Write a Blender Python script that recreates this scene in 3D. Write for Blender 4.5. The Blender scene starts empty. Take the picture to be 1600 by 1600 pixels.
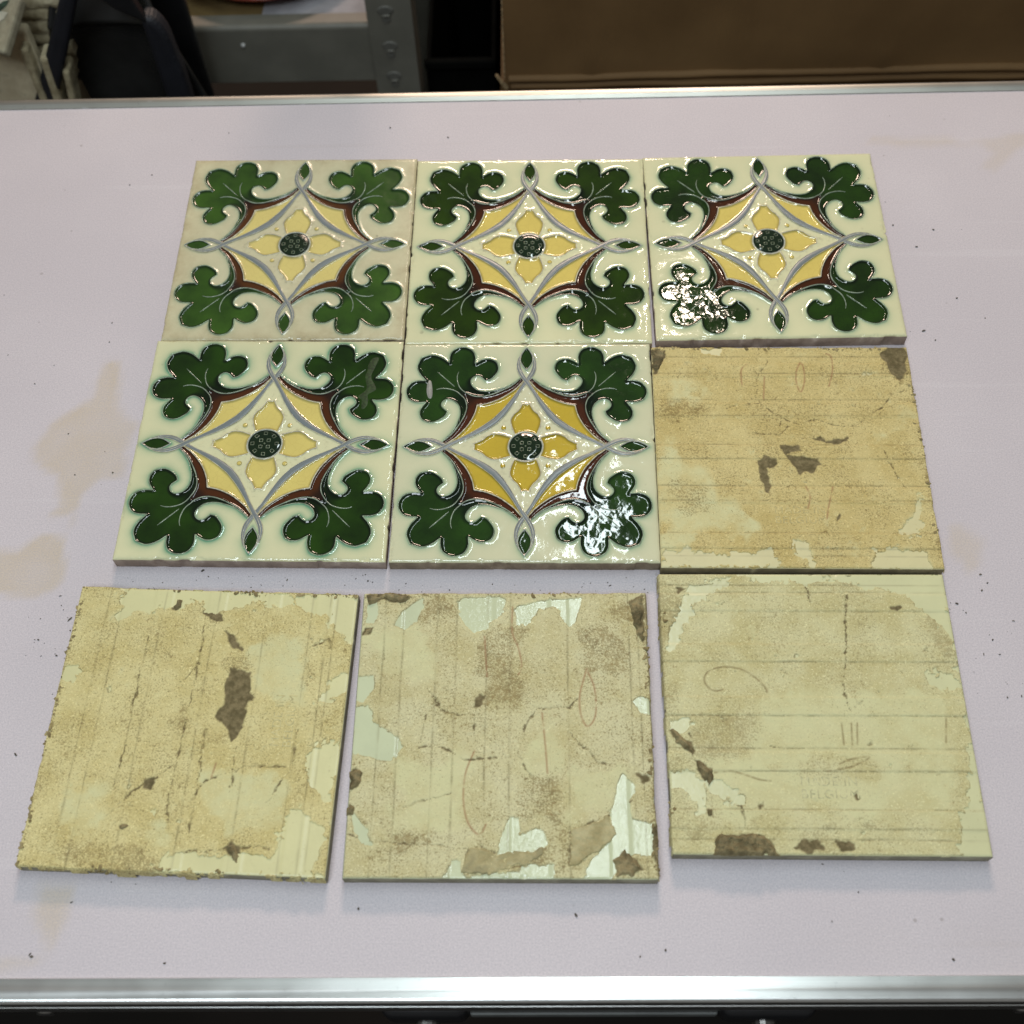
import bpy, bmesh, math, random
import numpy as np
from mathutils import Matrix, Vector
from mathutils.geometry import delaunay_2d_cdt
random.seed(7); RNG = np.random.default_rng(11)
SC = bpy.context.scene; COL = SC.collection

# ------------------------------------------------------------------ camera, world, lamps, exposure
ZT = 0.80            # table surface height
TH = 0.0095          # tile thickness
cam = bpy.data.cameras.new('camera'); cam.lens = 42.903; cam.sensor_width = 36
cam.clip_start = 0.02; cam.clip_end = 60
co = bpy.data.objects.new('camera', cam); COL.objects.link(co)
co.matrix_world = Matrix(((0.9996911, 0.0116908, 0.0219322, 0), (0.0006263, 0.87033, -0.4924686, 0), (-0.0248456, 0.4923302, 0.870054, 1.40677), (0, 0, 0, 1)))
cam.dof.use_dof = True; cam.dof.focus_distance = 0.70; cam.dof.aperture_fstop = 9
SC.camera = co
W = bpy.data.worlds.new('World'); SC.world = W; W.use_nodes = True
W.node_tree.nodes['Background'].inputs[0].default_value = (1.0, 0.97, 0.92, 1)
W.node_tree.nodes['Background'].inputs[1].default_value = 0.125

def lamp(name, loc, sx, sy, power, color):
    l = bpy.data.lights.new(name, 'AREA'); l.shape = 'RECTANGLE'; l.size = sx; l.size_y = sy
    l.energy = power; l.color = color
    o = bpy.data.objects.new(name, l); COL.objects.link(o); o.location = loc
    return o
# a cool tube fitting over the near half of the table, a warm compact lamp beyond it; two fill lamps are added, one far off, one behind the viewer
lamp('cool_strip_lamp', (0.078, 0.64, 2.02), 0.062, 0.94, 4.4, (0.86, 0.98, 1.0))
lamp('warm_lamp', (0.285, 1.47, 2.02), 0.050, 0.065, 1.5, (1.0, 0.84, 0.68))
lamp('far_fill_lamp', (0.05, 3.60, 2.90), 0.80, 0.80, 100.0, (1.0, 0.73, 0.57))  # added warm fill for the far side, no known fitting
lamp('near_fill_lamp', (-0.30, -0.50, 2.30), 0.60, 0.60, 13.5, (0.84, 0.94, 1.0))  # added cool fill that lifts the near side, no known fitting
SC.view_settings.view_transform = 'Standard'; SC.view_settings.look = 'None'
SC.view_settings.exposure = 0.10; SC.view_settings.gamma = 1.0

# ------------------------------------------------------------------ node helpers
class NT:
    def __init__(s, name):
        s.m = bpy.data.materials.new(name); s.m.use_nodes = True
        s.t = s.m.node_tree; s.b = s.t.nodes['Principled BSDF']; s._co = None
    def n(s, typ, **kw):
        nd = s.t.nodes.new(typ)
        for k, v in kw.items(): setattr(nd, k, v)
        return nd
    def put(s, sock, v):
        if hasattr(v, 'is_output'): s.t.links.new(v, sock)
        elif isinstance(v, (tuple, list)) and len(v) == 3 and sock.type == 'RGBA': sock.default_value = (*v, 1)
        else: sock.default_value = v
    def co(s, off=(0, 0, 0), scale=(1, 1, 1)):
        tc = s.n('ShaderNodeTexCoord'); mp = s.n('ShaderNodeMapping')
        s.t.links.new(tc.outputs['Object'], mp.inputs[0]); mp.inputs[1].default_value = off; mp.inputs[3].default_value = scale
        return mp.outputs[0]
    def noise(s, co, scale, detail=3, rough=0.55, dist=0.0):
        nd = s.n('ShaderNodeTexNoise'); s.put(nd.inputs['Vector'], co)
        nd.inputs['Scale'].default_value = scale; nd.inputs['Detail'].default_value = detail
        nd.inputs['Roughness'].default_value = rough; nd.inputs['Distortion'].default_value = dist
        return nd.outputs['Fac']
    def vor(s, co, scale, feature='F1', out='Distance'):
        nd = s.n('ShaderNodeTexVoronoi', feature=feature); s.put(nd.inputs['Vector'], co); nd.inputs['Scale'].default_value = scale
        return nd.outputs[out]
    def ramp(s, v, lo, hi):
        nd = s.n('ShaderNodeMapRange', interpolation_type='SMOOTHSTEP'); s.put(nd.inputs[0], v)
        nd.inputs[1].default_value = lo; nd.inputs[2].default_value = hi
        return nd.outputs[0]
    def lin(s, v, a, b, c, d):
        nd = s.n('ShaderNodeMapRange'); s.put(nd.inputs[0], v)
        for i, q in enumerate((a, b, c, d)): nd.inputs[i + 1].default_value = q
        return nd.outputs[0]
    def math(s, op, a, b=0.0, c=0.0):
        nd = s.n('ShaderNodeMath', operation=op); s.put(nd.inputs[0], a); s.put(nd.inputs[1], b); s.put(nd.inputs[2], c)
        return nd.outputs[0]
    def mix(s, f, a, b, mode='MIX'):
        nd = s.n('ShaderNodeMix', data_type='RGBA', blend_type=mode)
        s.put(nd.inputs[0], f); s.put(nd.inputs[6], a); s.put(nd.inputs[7], b)
        return nd.outputs[2]
    def attr(s, name):
        return s.n('ShaderNodeAttribute', attribute_name=name).outputs['Fac']
    def bump(s, h, strength, dist, normal=None):
        nd = s.n('ShaderNodeBump'); s.put(nd.inputs['Height'], h)
        nd.inputs['Strength'].default_value = strength; nd.inputs['Distance'].default_value = dist
        if normal is not None: s.put(nd.inputs['Normal'], normal)
        return nd.outputs[0]
    def fin(s, color=None, rough=None, normal=None, **kw):
        if color is not None: s.put(s.b.inputs['Base Color'], color)
        if rough is not None: s.put(s.b.inputs['Roughness'], rough)
        if normal is not None: s.put(s.b.inputs['Normal'], normal)
        for k, v in kw.items(): s.put(s.b.inputs[k.replace('_', ' ')], v)
        return s.m

def plain(name, color, rough=0.5, var=0.12, scale=60, bump=0.0, bscale=400, **kw):
    t = NT(name); c = t.co(); f = t.noise(c, scale)
    dark = tuple(x * (1 - var) for x in color); light = tuple(min(1, x * (1 + var)) for x in color)
    nrm = t.bump(t.noise(c, bscale), bump, 0.0005) if bump else None
    return t.fin(t.mix(t.ramp(f, 0.3, 0.7), dark, light), rough, nrm, **kw)

# ------------------------------------------------------------------ object helpers
def link(o, parent=None):
    COL.objects.link(o)
    if parent is not None: o.parent = parent
    return o
def empty(name, loc, rz=0.0, label=None, cat=None, group=None):
    o = bpy.data.objects.new(name, None); o.location = loc; o.rotation_euler = (0, 0, rz); o.empty_display_size = 0.02
    link(o); tag(o, label, cat, group); return o
def tag(o, label=None, cat=None, group=None, kind=None):
    for k, v in (('label', label), ('category', cat), ('group', group), ('kind', kind)):
        if v: o[k] = v
    return o
def npmesh(name, verts, faces, mats=(), attrs=None, smooth=True, fmat=None):
    """faces: (n,3) or (n,4) array, or a list of polygons"""
    me = bpy.data.meshes.new(name)
    if isinstance(faces, np.ndarray):
        n, k = faces.shape
        me.vertices.add(len(verts)); me.vertices.foreach_set('co', np.asarray(verts, dtype=np.float32).ravel())
        me.loops.add(n * k); me.loops.foreach_set('vertex_index', faces.astype(np.int32).ravel())
        me.polygons.add(n); me.polygons.foreach_set('loop_start', np.arange(0, n * k, k, dtype=np.int32))
        me.polygons.foreach_set('loop_total', np.full(n, k, dtype=np.int32))
        me.update(calc_edges=True); me.validate()
    else:
        me.from_pydata([tuple(v) for v in verts], [], faces)
    for m in mats: me.materials.append(m)
    if fmat is not None: me.polygons.foreach_set('material_index', np.asarray(fmat, dtype=np.int32))
    me.polygons.foreach_set('use_smooth', np.full(len(me.polygons), smooth))
    for k, v in (attrs or {}).items():
        a = me.attributes.new(k, 'FLOAT', 'POINT'); a.data.foreach_set('value', np.asarray(v, dtype=np.float32))
    me.update()
    return me
def mobj(name, me, parent=None, loc=None, rz=None):
    o = bpy.data.objects.new(name, me)
    if loc is not None: o.location = loc
    if rz is not None: o.rotation_euler = (0, 0, rz)
    return link(o, parent)
def bm_mesh(name, bm, mat, smooth=False):
    bmesh.ops.recalc_face_normals(bm, faces=bm.faces)
    me = bpy.data.meshes.new(name); bm.to_mesh(me); bm.free(); me.materials.append(mat)
    me.polygons.foreach_set('use_smooth', [smooth] * len(me.polygons)); return me
def bm_box(bm, lo, hi, bevel=0.0, seg=2):
    r = bmesh.ops.create_cube(bm, size=1.0)
    for v in r['verts']:
        v.co = Vector([lo[i] + (v.co[i] + 0.5) * (hi[i] - lo[i]) for i in range(3)])
    if bevel:
        es = list({e for v in r['verts'] for e in v.link_edges})
        bmesh.ops.bevel(bm, geom=es, offset=bevel, segments=seg, affect='EDGES', profile=0.5)
def box(name, lo, hi, mat, parent=None, bevel=0.0, seg=2):
    bm = bmesh.new(); bm_box(bm, lo, hi, bevel, seg)
    return mobj(name, bm_mesh(name, bm, mat), parent)
def extrude_profile(name, prof, x0, x1, mat, parent=None, smooth=False):
    """closed (y,z) profile run along x"""
    n = len(prof); v = [(x0, y, z) for y, z in prof] + [(x1, y, z) for y, z in prof]
    f = [[i, (i + 1) % n, n + (i + 1) % n, n + i] for i in range(n)] + [list(range(n))[::-1], list(range(n, 2 * n))]
    bm = bmesh.new(); vs = [bm.verts.new(p) for p in v]
    for q in f: bm.faces.new([vs[i] for i in q])
    return mobj(name, bm_mesh(name, bm, mat, smooth), parent)
def prism(name, outline, y0, y1, mat, parent=None, bevel=0.0, seg=2, smooth=False):
    """(x,z) outline given depth along y"""
    bm = bmesh.new(); n = len(outline)
    a = [bm.verts.new((x, y0, z)) for x, z in outline]; b = [bm.verts.new((x, y1, z)) for x, z in outline]
    bm.faces.new(a); bm.faces.new(b[::-1])
    for i in range(n): bm.faces.new([a[i], a[(i + 1) % n], b[(i + 1) % n], b[i]])
    bmesh.ops.recalc_face_normals(bm, faces=bm.faces)
    if bevel: bmesh.ops.bevel(bm, geom=list(bm.edges), offset=bevel, segments=seg, affect='EDGES', profile=0.5)
    return mobj(name, bm_mesh(name, bm, mat, smooth), parent)

# ------------------------------------------------------------------ numeric helpers
def vnoise(x, y, seed=0):
    xi = np.floor(x).astype(np.int64); yi = np.floor(y).astype(np.int64); u = x - xi; v = y - yi
    u = u * u * (3 - 2 * u); v = v * v * (3 - 2 * v)
    def hsh(a, b):
        h = (a * 374761393 + b * 668265263 + seed * 982451653) & 0xffffffff
        h = ((h ^ (h >> 13)) * 1274126177) & 0xffffffff
        return ((h ^ (h >> 16)) & 0xffff) / 65535.0
    return (hsh(xi, yi) * (1 - u) + hsh(xi + 1, yi) * u) * (1 - v) + (hsh(xi, yi + 1) * (1 - u) + hsh(xi + 1, yi + 1) * u) * v
def fbm(x, y, scale, octv=4, seed=0):
    s = 0; a = 1; t = 0
    for k in range(octv):
        s = s + a * (vnoise(x / scale, y / scale, seed + k * 17) * 2 - 1); t += a; a *= 0.55; scale /= 2.03
    return s / t
def sst(e0, e1, x):
    t = np.clip((x - e0) / (e1 - e0), 0, 1); return t * t * (3 - 2 * t)
def seg_dist(P, A, B):
    out = np.full(len(P), 1e9)
    for s in range(0, len(P), 8000):
        p = P[s:s + 8000, None, :]; d = (B - A)[None]; l2 = np.maximum((d ** 2).sum(-1), 1e-12)
        t = np.clip(((p - A[None]) * d).sum(-1) / l2, 0, 1)
        out[s:s + 8000] = np.sqrt(((p - A[None] - d * t[..., None]) ** 2).sum(-1)).min(1)
    return out
def line_dist(P, pl):
    pl = np.asarray(pl, float); return seg_dist(P, pl[:-1], pl[1:])
def inside(P, poly):
    r = np.zeros(len(P), bool); A = poly; B = np.roll(poly, -1, 0)
    for (ax, ay), (bx, by) in zip(A, B):
        if ay == by: continue
        c = (P[:, 1] < ay) != (P[:, 1] < by)
        r ^= c & (P[:, 0] < (bx - ax) * (P[:, 1] - ay) / (by - ay) + ax)
    return r
def poly_sd(P, poly):
    poly = np.asarray(poly, float); d = seg_dist(P, poly, np.roll(poly, -1, 0))
    return np.where(inside(P, poly), d, -d)
def near_poly_sd(P, poly, margin):
    """signed distance, evaluated only near the polygon"""
    poly = np.asarray(poly, float); out = np.full(len(P), -margin)
    lo = poly.min(0) - margin; hi = poly.max(0) + margin
    m = ((P >= lo) & (P <= hi)).all(1)
    if m.any(): out[m] = np.maximum(poly_sd(P[m], poly), -margin)
    return out
def smooth_curve(pts, corners=(), closed=False, step=0.5):
    """Catmull-Rom through pts, with the given indices kept as corners, resampled"""
    pts = np.asarray(pts, float); n = len(pts); res = []
    segs = n if closed else n - 1
    for i in range(segs):
        p1, p2 = pts[i], pts[(i + 1) % n]
        p0 = pts[(i - 1) % n] if (closed or i > 0) else p1
        p3 = pts[(i + 2) % n] if (closed or i + 2 < n) else p2
        if i in corners: p0 = p1 * 2 - p2 if False else p1
        if (i + 1) % n in corners: p3 = p2
        m1 = (p2 - p0) / 2; m2 = (p3 - p1) / 2
        k = max(2, int(np.ceil(np.linalg.norm(p2 - p1) / step)))
        for t in np.arange(k) / k:
            res.append((2 * t**3 - 3 * t**2 + 1) * p1 + (t**3 - 2 * t**2 + t) * m1 + (-2 * t**3 + 3 * t**2) * p2 + (t**3 - t**2) * m2)
    if not closed: res.append(pts[-1])
    return np.array(res)
# ------------------------------------------------------------------ outlines measured from the photograph (tile-local 0.1 mm; table in mm)
BACK={5:{'pale':[[(-733,48),(-619,49),(-536,-116),(-477,-251),(-351,-369),(-202,-446),(-165,-524),(-407,-551),(-649,-603),(-756,-667)],[(-655,523),(-420,523),(-452,376),(-650,376)],[(461,59),(566,178),(700,242),(688,151),(578,94)]],'bare':[[(-750,-654),(-175,-657),(-118,-748),(-270,-757),(-759,-755)],[(-455,741),(-347,749),(-350,703),(-420,718)],[(692,-305),(655,-532),(534,-545),(617,-455)],[(397,-647),(666,-643),(684,-670),(703,-760),(373,-757)],[(-7,-586),(44,-624),(60,-674),(74,-755),(42,-755),(-4,-675),(-22,-637)]],'dark':[[(-757,741),(-672,737),(-685,650),(-748,560),(-757,642)],[(598,704),(665,765),(752,757),(741,584),(690,510),(641,584)],[(-178,-60),(-146,-22),(-81,-46),(-72,-80),(-98,-114),(-131,-115),(-118,-229),(-139,-282),(-161,-276),(-182,-182)],[(-60,57),(51,37),(60,9),(-10,-18),(156,-42),(169,-86),(123,-154),(81,-127),(44,-157),(6,-87),(-33,-18)],[(136,93),(190,121),(214,79),(341,101),(338,73),(291,59),(212,63)],[(196,-496),(220,-444),(239,-418),(222,-470),(207,-509)]],'smear':[[(-674,347),(-534,354),(-467,311),(-550,268),(-655,253)],[(226,191),(335,150),(335,94),(214,79)],[(673,-442),(722,-480),(776,-695),(719,-720),(684,-595)],[(600,719),(748,765),(747,584),(688,495),(620,599)],[(-654,-225),(-500,-277),(-497,-409),(-640,-410)],[(52,44),(132,51),(126,-32),(-11,-25)]],'crack':[[(-79,749),(-70,643),(-136,553),(-161,377),(-130,326),(-76,276),(-11,233),(65,191),(161,234),(249,192),(361,178),(459,235),(548,306),(630,407),(729,451)],[(-363,304),(-257,326),(-152,341)],[(-35,219),(-54,134)],[(534,11),(572,-125),(623,-246)],[(-202,134),(-44,120),(7,177)]],'rust':[[(-235,479),(-233,583),(-201,628)],[(119,643),(89,568),(86,480),(105,428),(133,509),(134,613),(119,643)],[(280,711),(307,689),(304,584),(272,468)],[(-99,538),(-117,377)],[(220,-234),(186,-353),(165,-444)],[(70,-235),(86,-301),(67,-380)]],'hl':[688,561,370,255,51,-46,-228,-328,-536,-637,-681]},6:{'bare':[[(-559,763),(-287,764),(111,760),(408,750),(416,693),(359,677),(199,696),(112,669),(37,645),(9,615),(-65,627),(-82,691),(-157,703),(-213,651),(-279,649),(-341,632),(-443,615),(-511,563),(-555,582),(-509,648),(-549,683),(-530,720)],[(408,750),(780,770),(772,479),(715,526),(639,573),(592,642),(519,654),(416,689)],[(-763,296),(-675,292),(-661,259),(-697,217),(-755,222)],[(739,307),(765,281),(762,214),(659,131),(603,129),(628,183),(675,211),(681,265)],[(751,-73),(773,-210),(718,-360),(640,-314),(599,-229),(606,-141),(651,-108)],[(595,-431),(661,-483),(725,-516),(723,-598),(681,-739),(565,-743),(428,-720),(505,-642),(528,-559),(535,-475)],[(-79,-745),(3,-679),(212,-659),(448,-656),(631,-706),(754,-757),(228,-756),(-7,-754)]],'pale':[[(-169,-585),(-69,-546),(8,-579),(-26,-651),(-111,-642)],[(68,-298),(264,-229),(487,-258),(480,-466),(253,-546),(123,-479)],[(239,427),(473,504),(517,166),(301,185)],[(-669,-448),(-417,-378),(-403,-559),(-615,-579)]],'dark':[[(70,518),(118,506),(165,452),(178,411),(119,416)],[(130,306),(182,301),(241,290),(242,196),(274,151),(250,104),(243,-14),(198,-86),(148,-4),(98,33),(123,112),(114,205)],[(-211,-309),(-166,-288),(-149,-313),(-173,-350),(-204,-345)],[(-298,-543),(-273,-518),(-237,-546),(-269,-565)],[(-65,627),(41,616),(55,574),(-20,593)],[(-238,643),(-221,694),(-190,702),(-189,659),(-217,636)],[(274,-604),(327,-637),(337,-700),(312,-696),(260,-628)]],'smear':[[(-133,170),(-113,237),(-56,199),(-45,67),(-59,-102),(-101,13)],[(-679,-664),(-356,-663),(-196,-634),(-64,-699),(-148,-754),(-442,-759),(-717,-753)],[(533,341),(597,329),(595,248),(540,233)],[(72,-33),(175,-55),(156,-94),(83,-97)],[(113,415),(197,370),(226,303),(130,306)]],'crack':[[(-338,547),(-342,366),(-343,109),(-341,4),(-351,-314),(-350,-375)],[(-47,599),(-47,445),(-51,172),(-52,-37),(-65,-203),(-67,-365),(-64,-510)],[(53,-34),(63,-274),(61,-433),(56,-577)],[(228,-117),(229,-280),(235,-354)],[(528,-17),(521,-282)],[(-81,-217),(-153,-294),(-262,-360),(-310,-423),(-361,-497)],[(-124,223),(-51,321)],[(506,-220),(335,-214),(240,-236),(126,-284),(64,-348),(43,-434)],[(47,-659),(210,-647),(325,-625),(467,-626)],[(510,-245),(424,-407)],[(533,437),(636,489),(641,440)]],'rust':[[(138,-209),(126,-284)]],'vl':[-591,-515,-286,6,279,519,613,651]},7:{'bare':[[(-585,578),(-541,650),(-436,730),(-439,664),(-466,598),(-524,552)],[(-247,703),(-218,730),(-24,736),(6,716),(-11,650),(-58,597),(-87,551),(-152,532),(-207,571),(-239,637)],[(61,663),(200,716),(417,728),(398,662),(378,590),(348,570),(319,597),(308,662),(266,682),(193,669),(122,571),(74,584)],[(-733,717),(-691,731),(-675,664),(-694,585),(-736,591)],[(-762,277),(-674,290),(-669,215),(-723,141),(-761,153)],[(-761,104),(-698,117),(-657,32),(-585,-16),(-500,-99),(-553,-181),(-610,-170),(-691,-146),(-762,-135)],[(671,142),(689,160),(758,160),(765,69),(709,87)],[(-9,-639),(12,-541),(49,-453),(93,-469),(93,-519),(83,-573),(94,-638)],[(88,-552),(203,-507),(230,-595),(170,-622),(94,-628)],[(-271,-752),(-231,-672),(-187,-666),(-191,-714),(-163,-757)],[(-152,-759),(-88,-735),(-2,-730),(95,-729),(106,-703),(257,-691),(261,-757)],[(582,-294),(606,-237),(670,-305),(634,-384),(642,-473),(761,-495),(743,-636),(647,-631),(559,-679),(535,-759),(406,-760),(440,-669),(507,-604),(552,-528),(539,-440),(568,-373)],[(-731,-444),(-665,-521),(-627,-598),(-660,-598),(-719,-532)]],'pale':[[(-540,-204),(-237,-146),(-121,-261),(-225,-509),(-500,-510)],[(158,69),(319,81),(316,-203),(159,-203)],[(-739,546),(-378,519),(-370,315),(-626,277)],[(350,-203),(640,-214),(579,-373),(357,-463)]],'dark':[[(-747,751),(-572,771),(-484,730),(-556,697),(-654,724),(-719,691)],[(-739,552),(-692,559),(-707,520),(-749,517)],[(663,715),(748,741),(751,531),(737,467),(704,544),(679,648)],[(-153,105),(-149,160),(-120,188),(-94,166),(-101,117),(-130,95)],[(-766,-240),(-732,-205),(-696,-239),(-713,-308),(-761,-337)],[(548,-669),(603,-626),(656,-658),(686,-711),(643,-732),(556,-743)],[(765,-484),(768,-742),(745,-647),(739,-538)],[(673,-237),(751,-248),(754,-293),(704,-299)],[(-763,-388),(-728,-410),(-736,-455),(-767,-455)]],'smear':[[(-81,545),(-4,564),(28,429),(42,252),(25,141),(-16,178),(-68,191)],[(-81,545),(-4,564),(42,252),(25,141)],[(589,649),(627,728),(748,741),(749,492),(692,531),(634,583)],[(343,-691),(339,-540),(389,-507),(533,-451),(563,-539),(507,-604),(386,-696)],[(-186,-725),(-156,-612),(-91,-607),(-14,-644),(214,-616),(214,-649),(105,-692),(-45,-740)],[(-577,-695),(-465,-543),(-345,-542),(-364,-608),(-437,-662),(-499,-726)],[(125,-295),(270,-306),(269,-463),(137,-463)],[(-93,558),(98,545),(54,142),(-97,166)],[(-387,717),(-265,690),(-310,597),(-418,611)],[(431,518),(667,505),(626,340),(427,340)]],'crack':[[(-389,215),(-314,93),(-221,62),(-141,81)],[(-420,-111),(-330,-87),(-237,-134),(-180,-169),(-101,-169),(-22,-163)],[(102,-63),(135,45),(181,93),(273,105),(348,105),(389,154)],[(346,-27),(419,-98),(485,-179),(551,-202)],[(-752,-543),(-684,-565)],[(-606,-576),(-419,-597),(-244,-607),(-156,-612)],[(79,-122),(125,-215),(170,-261)],[(-141,68),(-138,-27)],[(-484,-409),(-352,-370),(-242,-330)],[(-394,68),(-410,-75)],[(-631,455),(-627,378)],[(646,-373),(616,-418),(652,-478),(718,-489)],[(337,-691),(340,-534),(533,-449)],[(343,-691),(429,-669)],[(-175,-720),(-151,-612),(-91,-604),(-14,-644),(219,-616)],[(-175,-725),(-34,-740),(105,-692)]],'rust':[[(49,676),(48,532),(81,442),(99,340),(82,290)],[(439,321),(401,178),(405,69),(438,7),(479,69),(477,215),(438,315)],[(-136,-122),(-178,-238),(-185,-375),(-160,-486),(-103,-547),(-71,-497)],[(204,93),(221,-86),(232,-237)],[(-98,506),(-81,277)]],'vl':[-632,-531,-353,-246,-85,39,341,666,713]},8:{'bare':[[(-601,680),(-478,695),(-346,753),(-482,644),(-561,594),(-632,467),(-673,411),(-696,329),(-729,288),(-711,397),(-666,537),(-623,623)],[(-358,760),(756,762),(765,347),(696,457),(620,533),(535,639),(413,675),(336,668),(239,711),(33,696),(-41,717),(-144,717)],[(753,347),(753,199),(763,-37),(739,-214),(732,-289),(700,-411),(653,-519),(606,-770),(770,-769),(768,-386)],[(584,171),(714,185),(762,139),(700,93),(595,119)],[(-753,-70),(-650,-69),(-640,-108),(-678,-146),(-750,-140)],[(-563,-419),(-538,-395),(-469,-418),(-404,-479),(-401,-520),(-464,-503),(-554,-455)],[(-763,-359),(-642,-352),(-578,-468),(-595,-540),(-619,-552),(-650,-492),(-694,-432),(-752,-426)]],'pale':[[(-545,-321),(629,-351),(630,-555),(-387,-562)],[(-278,36),(695,67),(681,-314),(-306,-295)],[(-566,-455),(-407,-521),(-403,-621),(-566,-634),(-549,-551)]],'dark':[[(-632,-284),(-603,-290),(-546,-333),(-549,-382),(-570,-425),(-618,-346)],[(-738,-134),(-713,-121),(-691,-172),(-645,-197),(-631,-259),(-659,-234),(-705,-197),(-733,-166)],[(-563,-764),(-545,-669),(-429,-657),(-315,-667),(-254,-760),(-404,-770)],[(-183,-724),(-133,-684),(-64,-683),(-46,-723),(-117,-749)],[(27,-688),(118,-693),(113,-734),(44,-734)],[(-336,-508),(-300,-496),(-297,-526),(-326,-532)],[(-583,-540),(-548,-533),(-556,-575),(-579,-569)],[(147,-451),(162,-475),(150,-481)],[(453,554),(505,561),(483,540)],[(-672,680),(-621,666),(-661,637)]],'smear':[[(-183,-724),(-132,-678),(189,-675),(205,-727),(53,-759),(-117,-756)],[(-755,680),(-606,709),(-623,623),(-723,411),(-762,383)],[(-613,-56),(-286,-55),(-396,-233),(-600,-247)],[(13,-606),(244,-605),(240,-634),(10,-636)],[(-646,-623),(-531,-634),(-557,-681),(-638,-682)],[(640,498),(751,333),(743,212),(660,306)],[(-778,166),(-730,140),(-733,-44),(-776,-44)]],'crack':[[(229,624),(204,469),(197,359),(170,237),(150,64),(176,-20)],[(-572,-456),(-407,-521),(-403,-621)],[(-642,-146),(-637,-272)],[(19,681),(41,588)],[(-252,-220),(-193,-219)],[(448,197),(463,178)]],'rust':[[(-463,88),(-507,81),(-547,114),(-553,154),(-524,194),(-448,214),(-363,201),(-293,155),(-248,102),(-238,76)],[(-535,-352),(-452,-345),(-383,-363),(-314,-387),(-262,-393)],[(20,-342),(128,-323),(202,-292),(235,-267),(145,-280),(83,-305)],[(120,-91),(118,-205)],[(168,-91),(160,-205)],[(198,-91),(184,-205)],[(645,-63),(625,-190)]],'hl':[689,646,532,243,-53,-225,-342,-536,-630,-683]}}
STAIN=[[(-278,422),(-292,407),(-299,393),(-298,384),(-293,376),(-284,371),(-279,361),(-277,350),(-283,347),(-281,343),(-271,344),(-265,347),(-263,357),(-257,367),(-244,369),(-242,381),(-241,405),(-249,411),(-255,421),(-259,456),(-268,457),(-270,441),(-273,426)],[(-306,321),(-295,323),(-283,333),(-271,332),(-271,347),(-267,346),(-268,328),(-268,313),(-269,304),(-274,297),(-282,292),(-292,295),(-307,298),(-311,319)],[(-246,135),(-231,135),(-230,126),(-231,116),(-234,105),(-239,97),(-245,94),(-259,94),(-265,95),(-265,100),(-256,103),(-248,103),(-241,104),(-243,113),(-245,117),(-246,127)],[(229,334),(238,335),(243,330),(248,322),(249,317),(246,308),(239,300),(235,301),(233,307),(225,310)],[(230,636),(278,633),(293,628),(334,635),(343,635),(341,622),(332,625),(308,603),(303,606),(315,618),(303,628),(286,625),(252,626),(229,630)]]
CRUMB=[(2451,2953),(2411,2907),(2229,2835),(2262,2831),(2422,3004),(2584,5506),(2331,5550),(2454,5362),(2781,4777),(2388,4685),(2636,4937),(-2813,4008),(-2722,3720),(-2500,3730),(-2414,2702),(-2547,2795),(-2590,2780),(-2582,2792),(-1885,3079),(-953,3004),(-927,2996),(576,2935),(-2302,1274),(-2459,1033),(-2448,1021),(-1805,990),(454,1011),(576,1040),(1921,992),(-2732,2026),(-2727,2019),(-895,1237),(1376,1168),(156,1203),(-2735,2667),(-598,6421),(-1004,6524)]
DRIP=[(-60.1,47.5),(-58.1,47.5),(-57.0,40.4),(-57.3,35.4),(-59.2,35.4),(-60.5,40.4)]
SCUFF=[(57.2,61.6),(61.8,63.0),(60.0,55.8),(58.3,48.7),(61.8,40.3),(58.1,36.1),(57.3,27.0),(54.0,25.6),(53.9,31.9),(51.4,34.6),(56.1,40.2),(54.7,50.1)]
# ------------------------------------------------------------------ the table
def mat_tabletop():
    t = NT('speckled_laminate'); c = t.co()
    base = t.mix(t.ramp(t.noise(c, 7, 4), 0.3, 0.75), (0.635, 0.583, 0.612), (0.70, 0.645, 0.67))
    st = t.math('MULTIPLY', t.attr('stain'), t.lin(t.noise(c, 34, 4), 0.3, 0.7, 0.6, 1.0))
    base = t.mix(t.math('MULTIPLY', st, 0.9), base, (0.60, 0.485, 0.30))
    base = t.mix(t.math('MULTIPLY', t.ramp(t.noise(c, 3.1, 5, 0.6), 0.56, 0.72), 0.22), base, (0.55, 0.47, 0.40))
    base = t.mix(t.lin(t.noise(c, 1150, 2, 0.7), 0.34, 0.66, 0.0, 0.50), base, (0.38, 0.37, 0.41))
    for ang, sd_ in ((0.4, 0.0), (1.9, 3.0), (1.2, 7.0)):
        mp = t.n('ShaderNodeMapping'); t.put(mp.inputs[0], c); mp.inputs[1].default_value = (sd_, 0, 0); mp.inputs[2].default_value = (0, 0, ang); mp.inputs[3].default_value = (4, 95, 1)
        base = t.mix(t.math('MULTIPLY', t.ramp(t.noise(mp.outputs[0], 1.0, 3, 0.5), 0.66, 0.74), 0.09), base, (0.80, 0.78, 0.80) if sd_ else (0.42, 0.37, 0.33))
    sp = t.ramp(t.noise(c, 1500, 1), 0.66, 0.75)
    base = t.mix(t.math('MULTIPLY', sp, 0.4), base, (0.86, 0.86, 0.9))
    dot = t.math('MULTIPLY', t.ramp(t.vor(c, 62), 0.075, 0.045), t.ramp(t.noise(c, 9, 3), 0.52, 0.62))
    base = t.mix(t.math('MULTIPLY', dot, 0.35), base, (0.16, 0.13, 0.10))
    return t.fin(base, t.lin(t.noise(c, 1300, 2), 0.3, 0.7, 0.52, 0.72), t.bump(t.noise(c, 1250, 2, 0.6), 0.12, 0.0004), **{'Specular_IOR_Level': 0.35})
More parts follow.
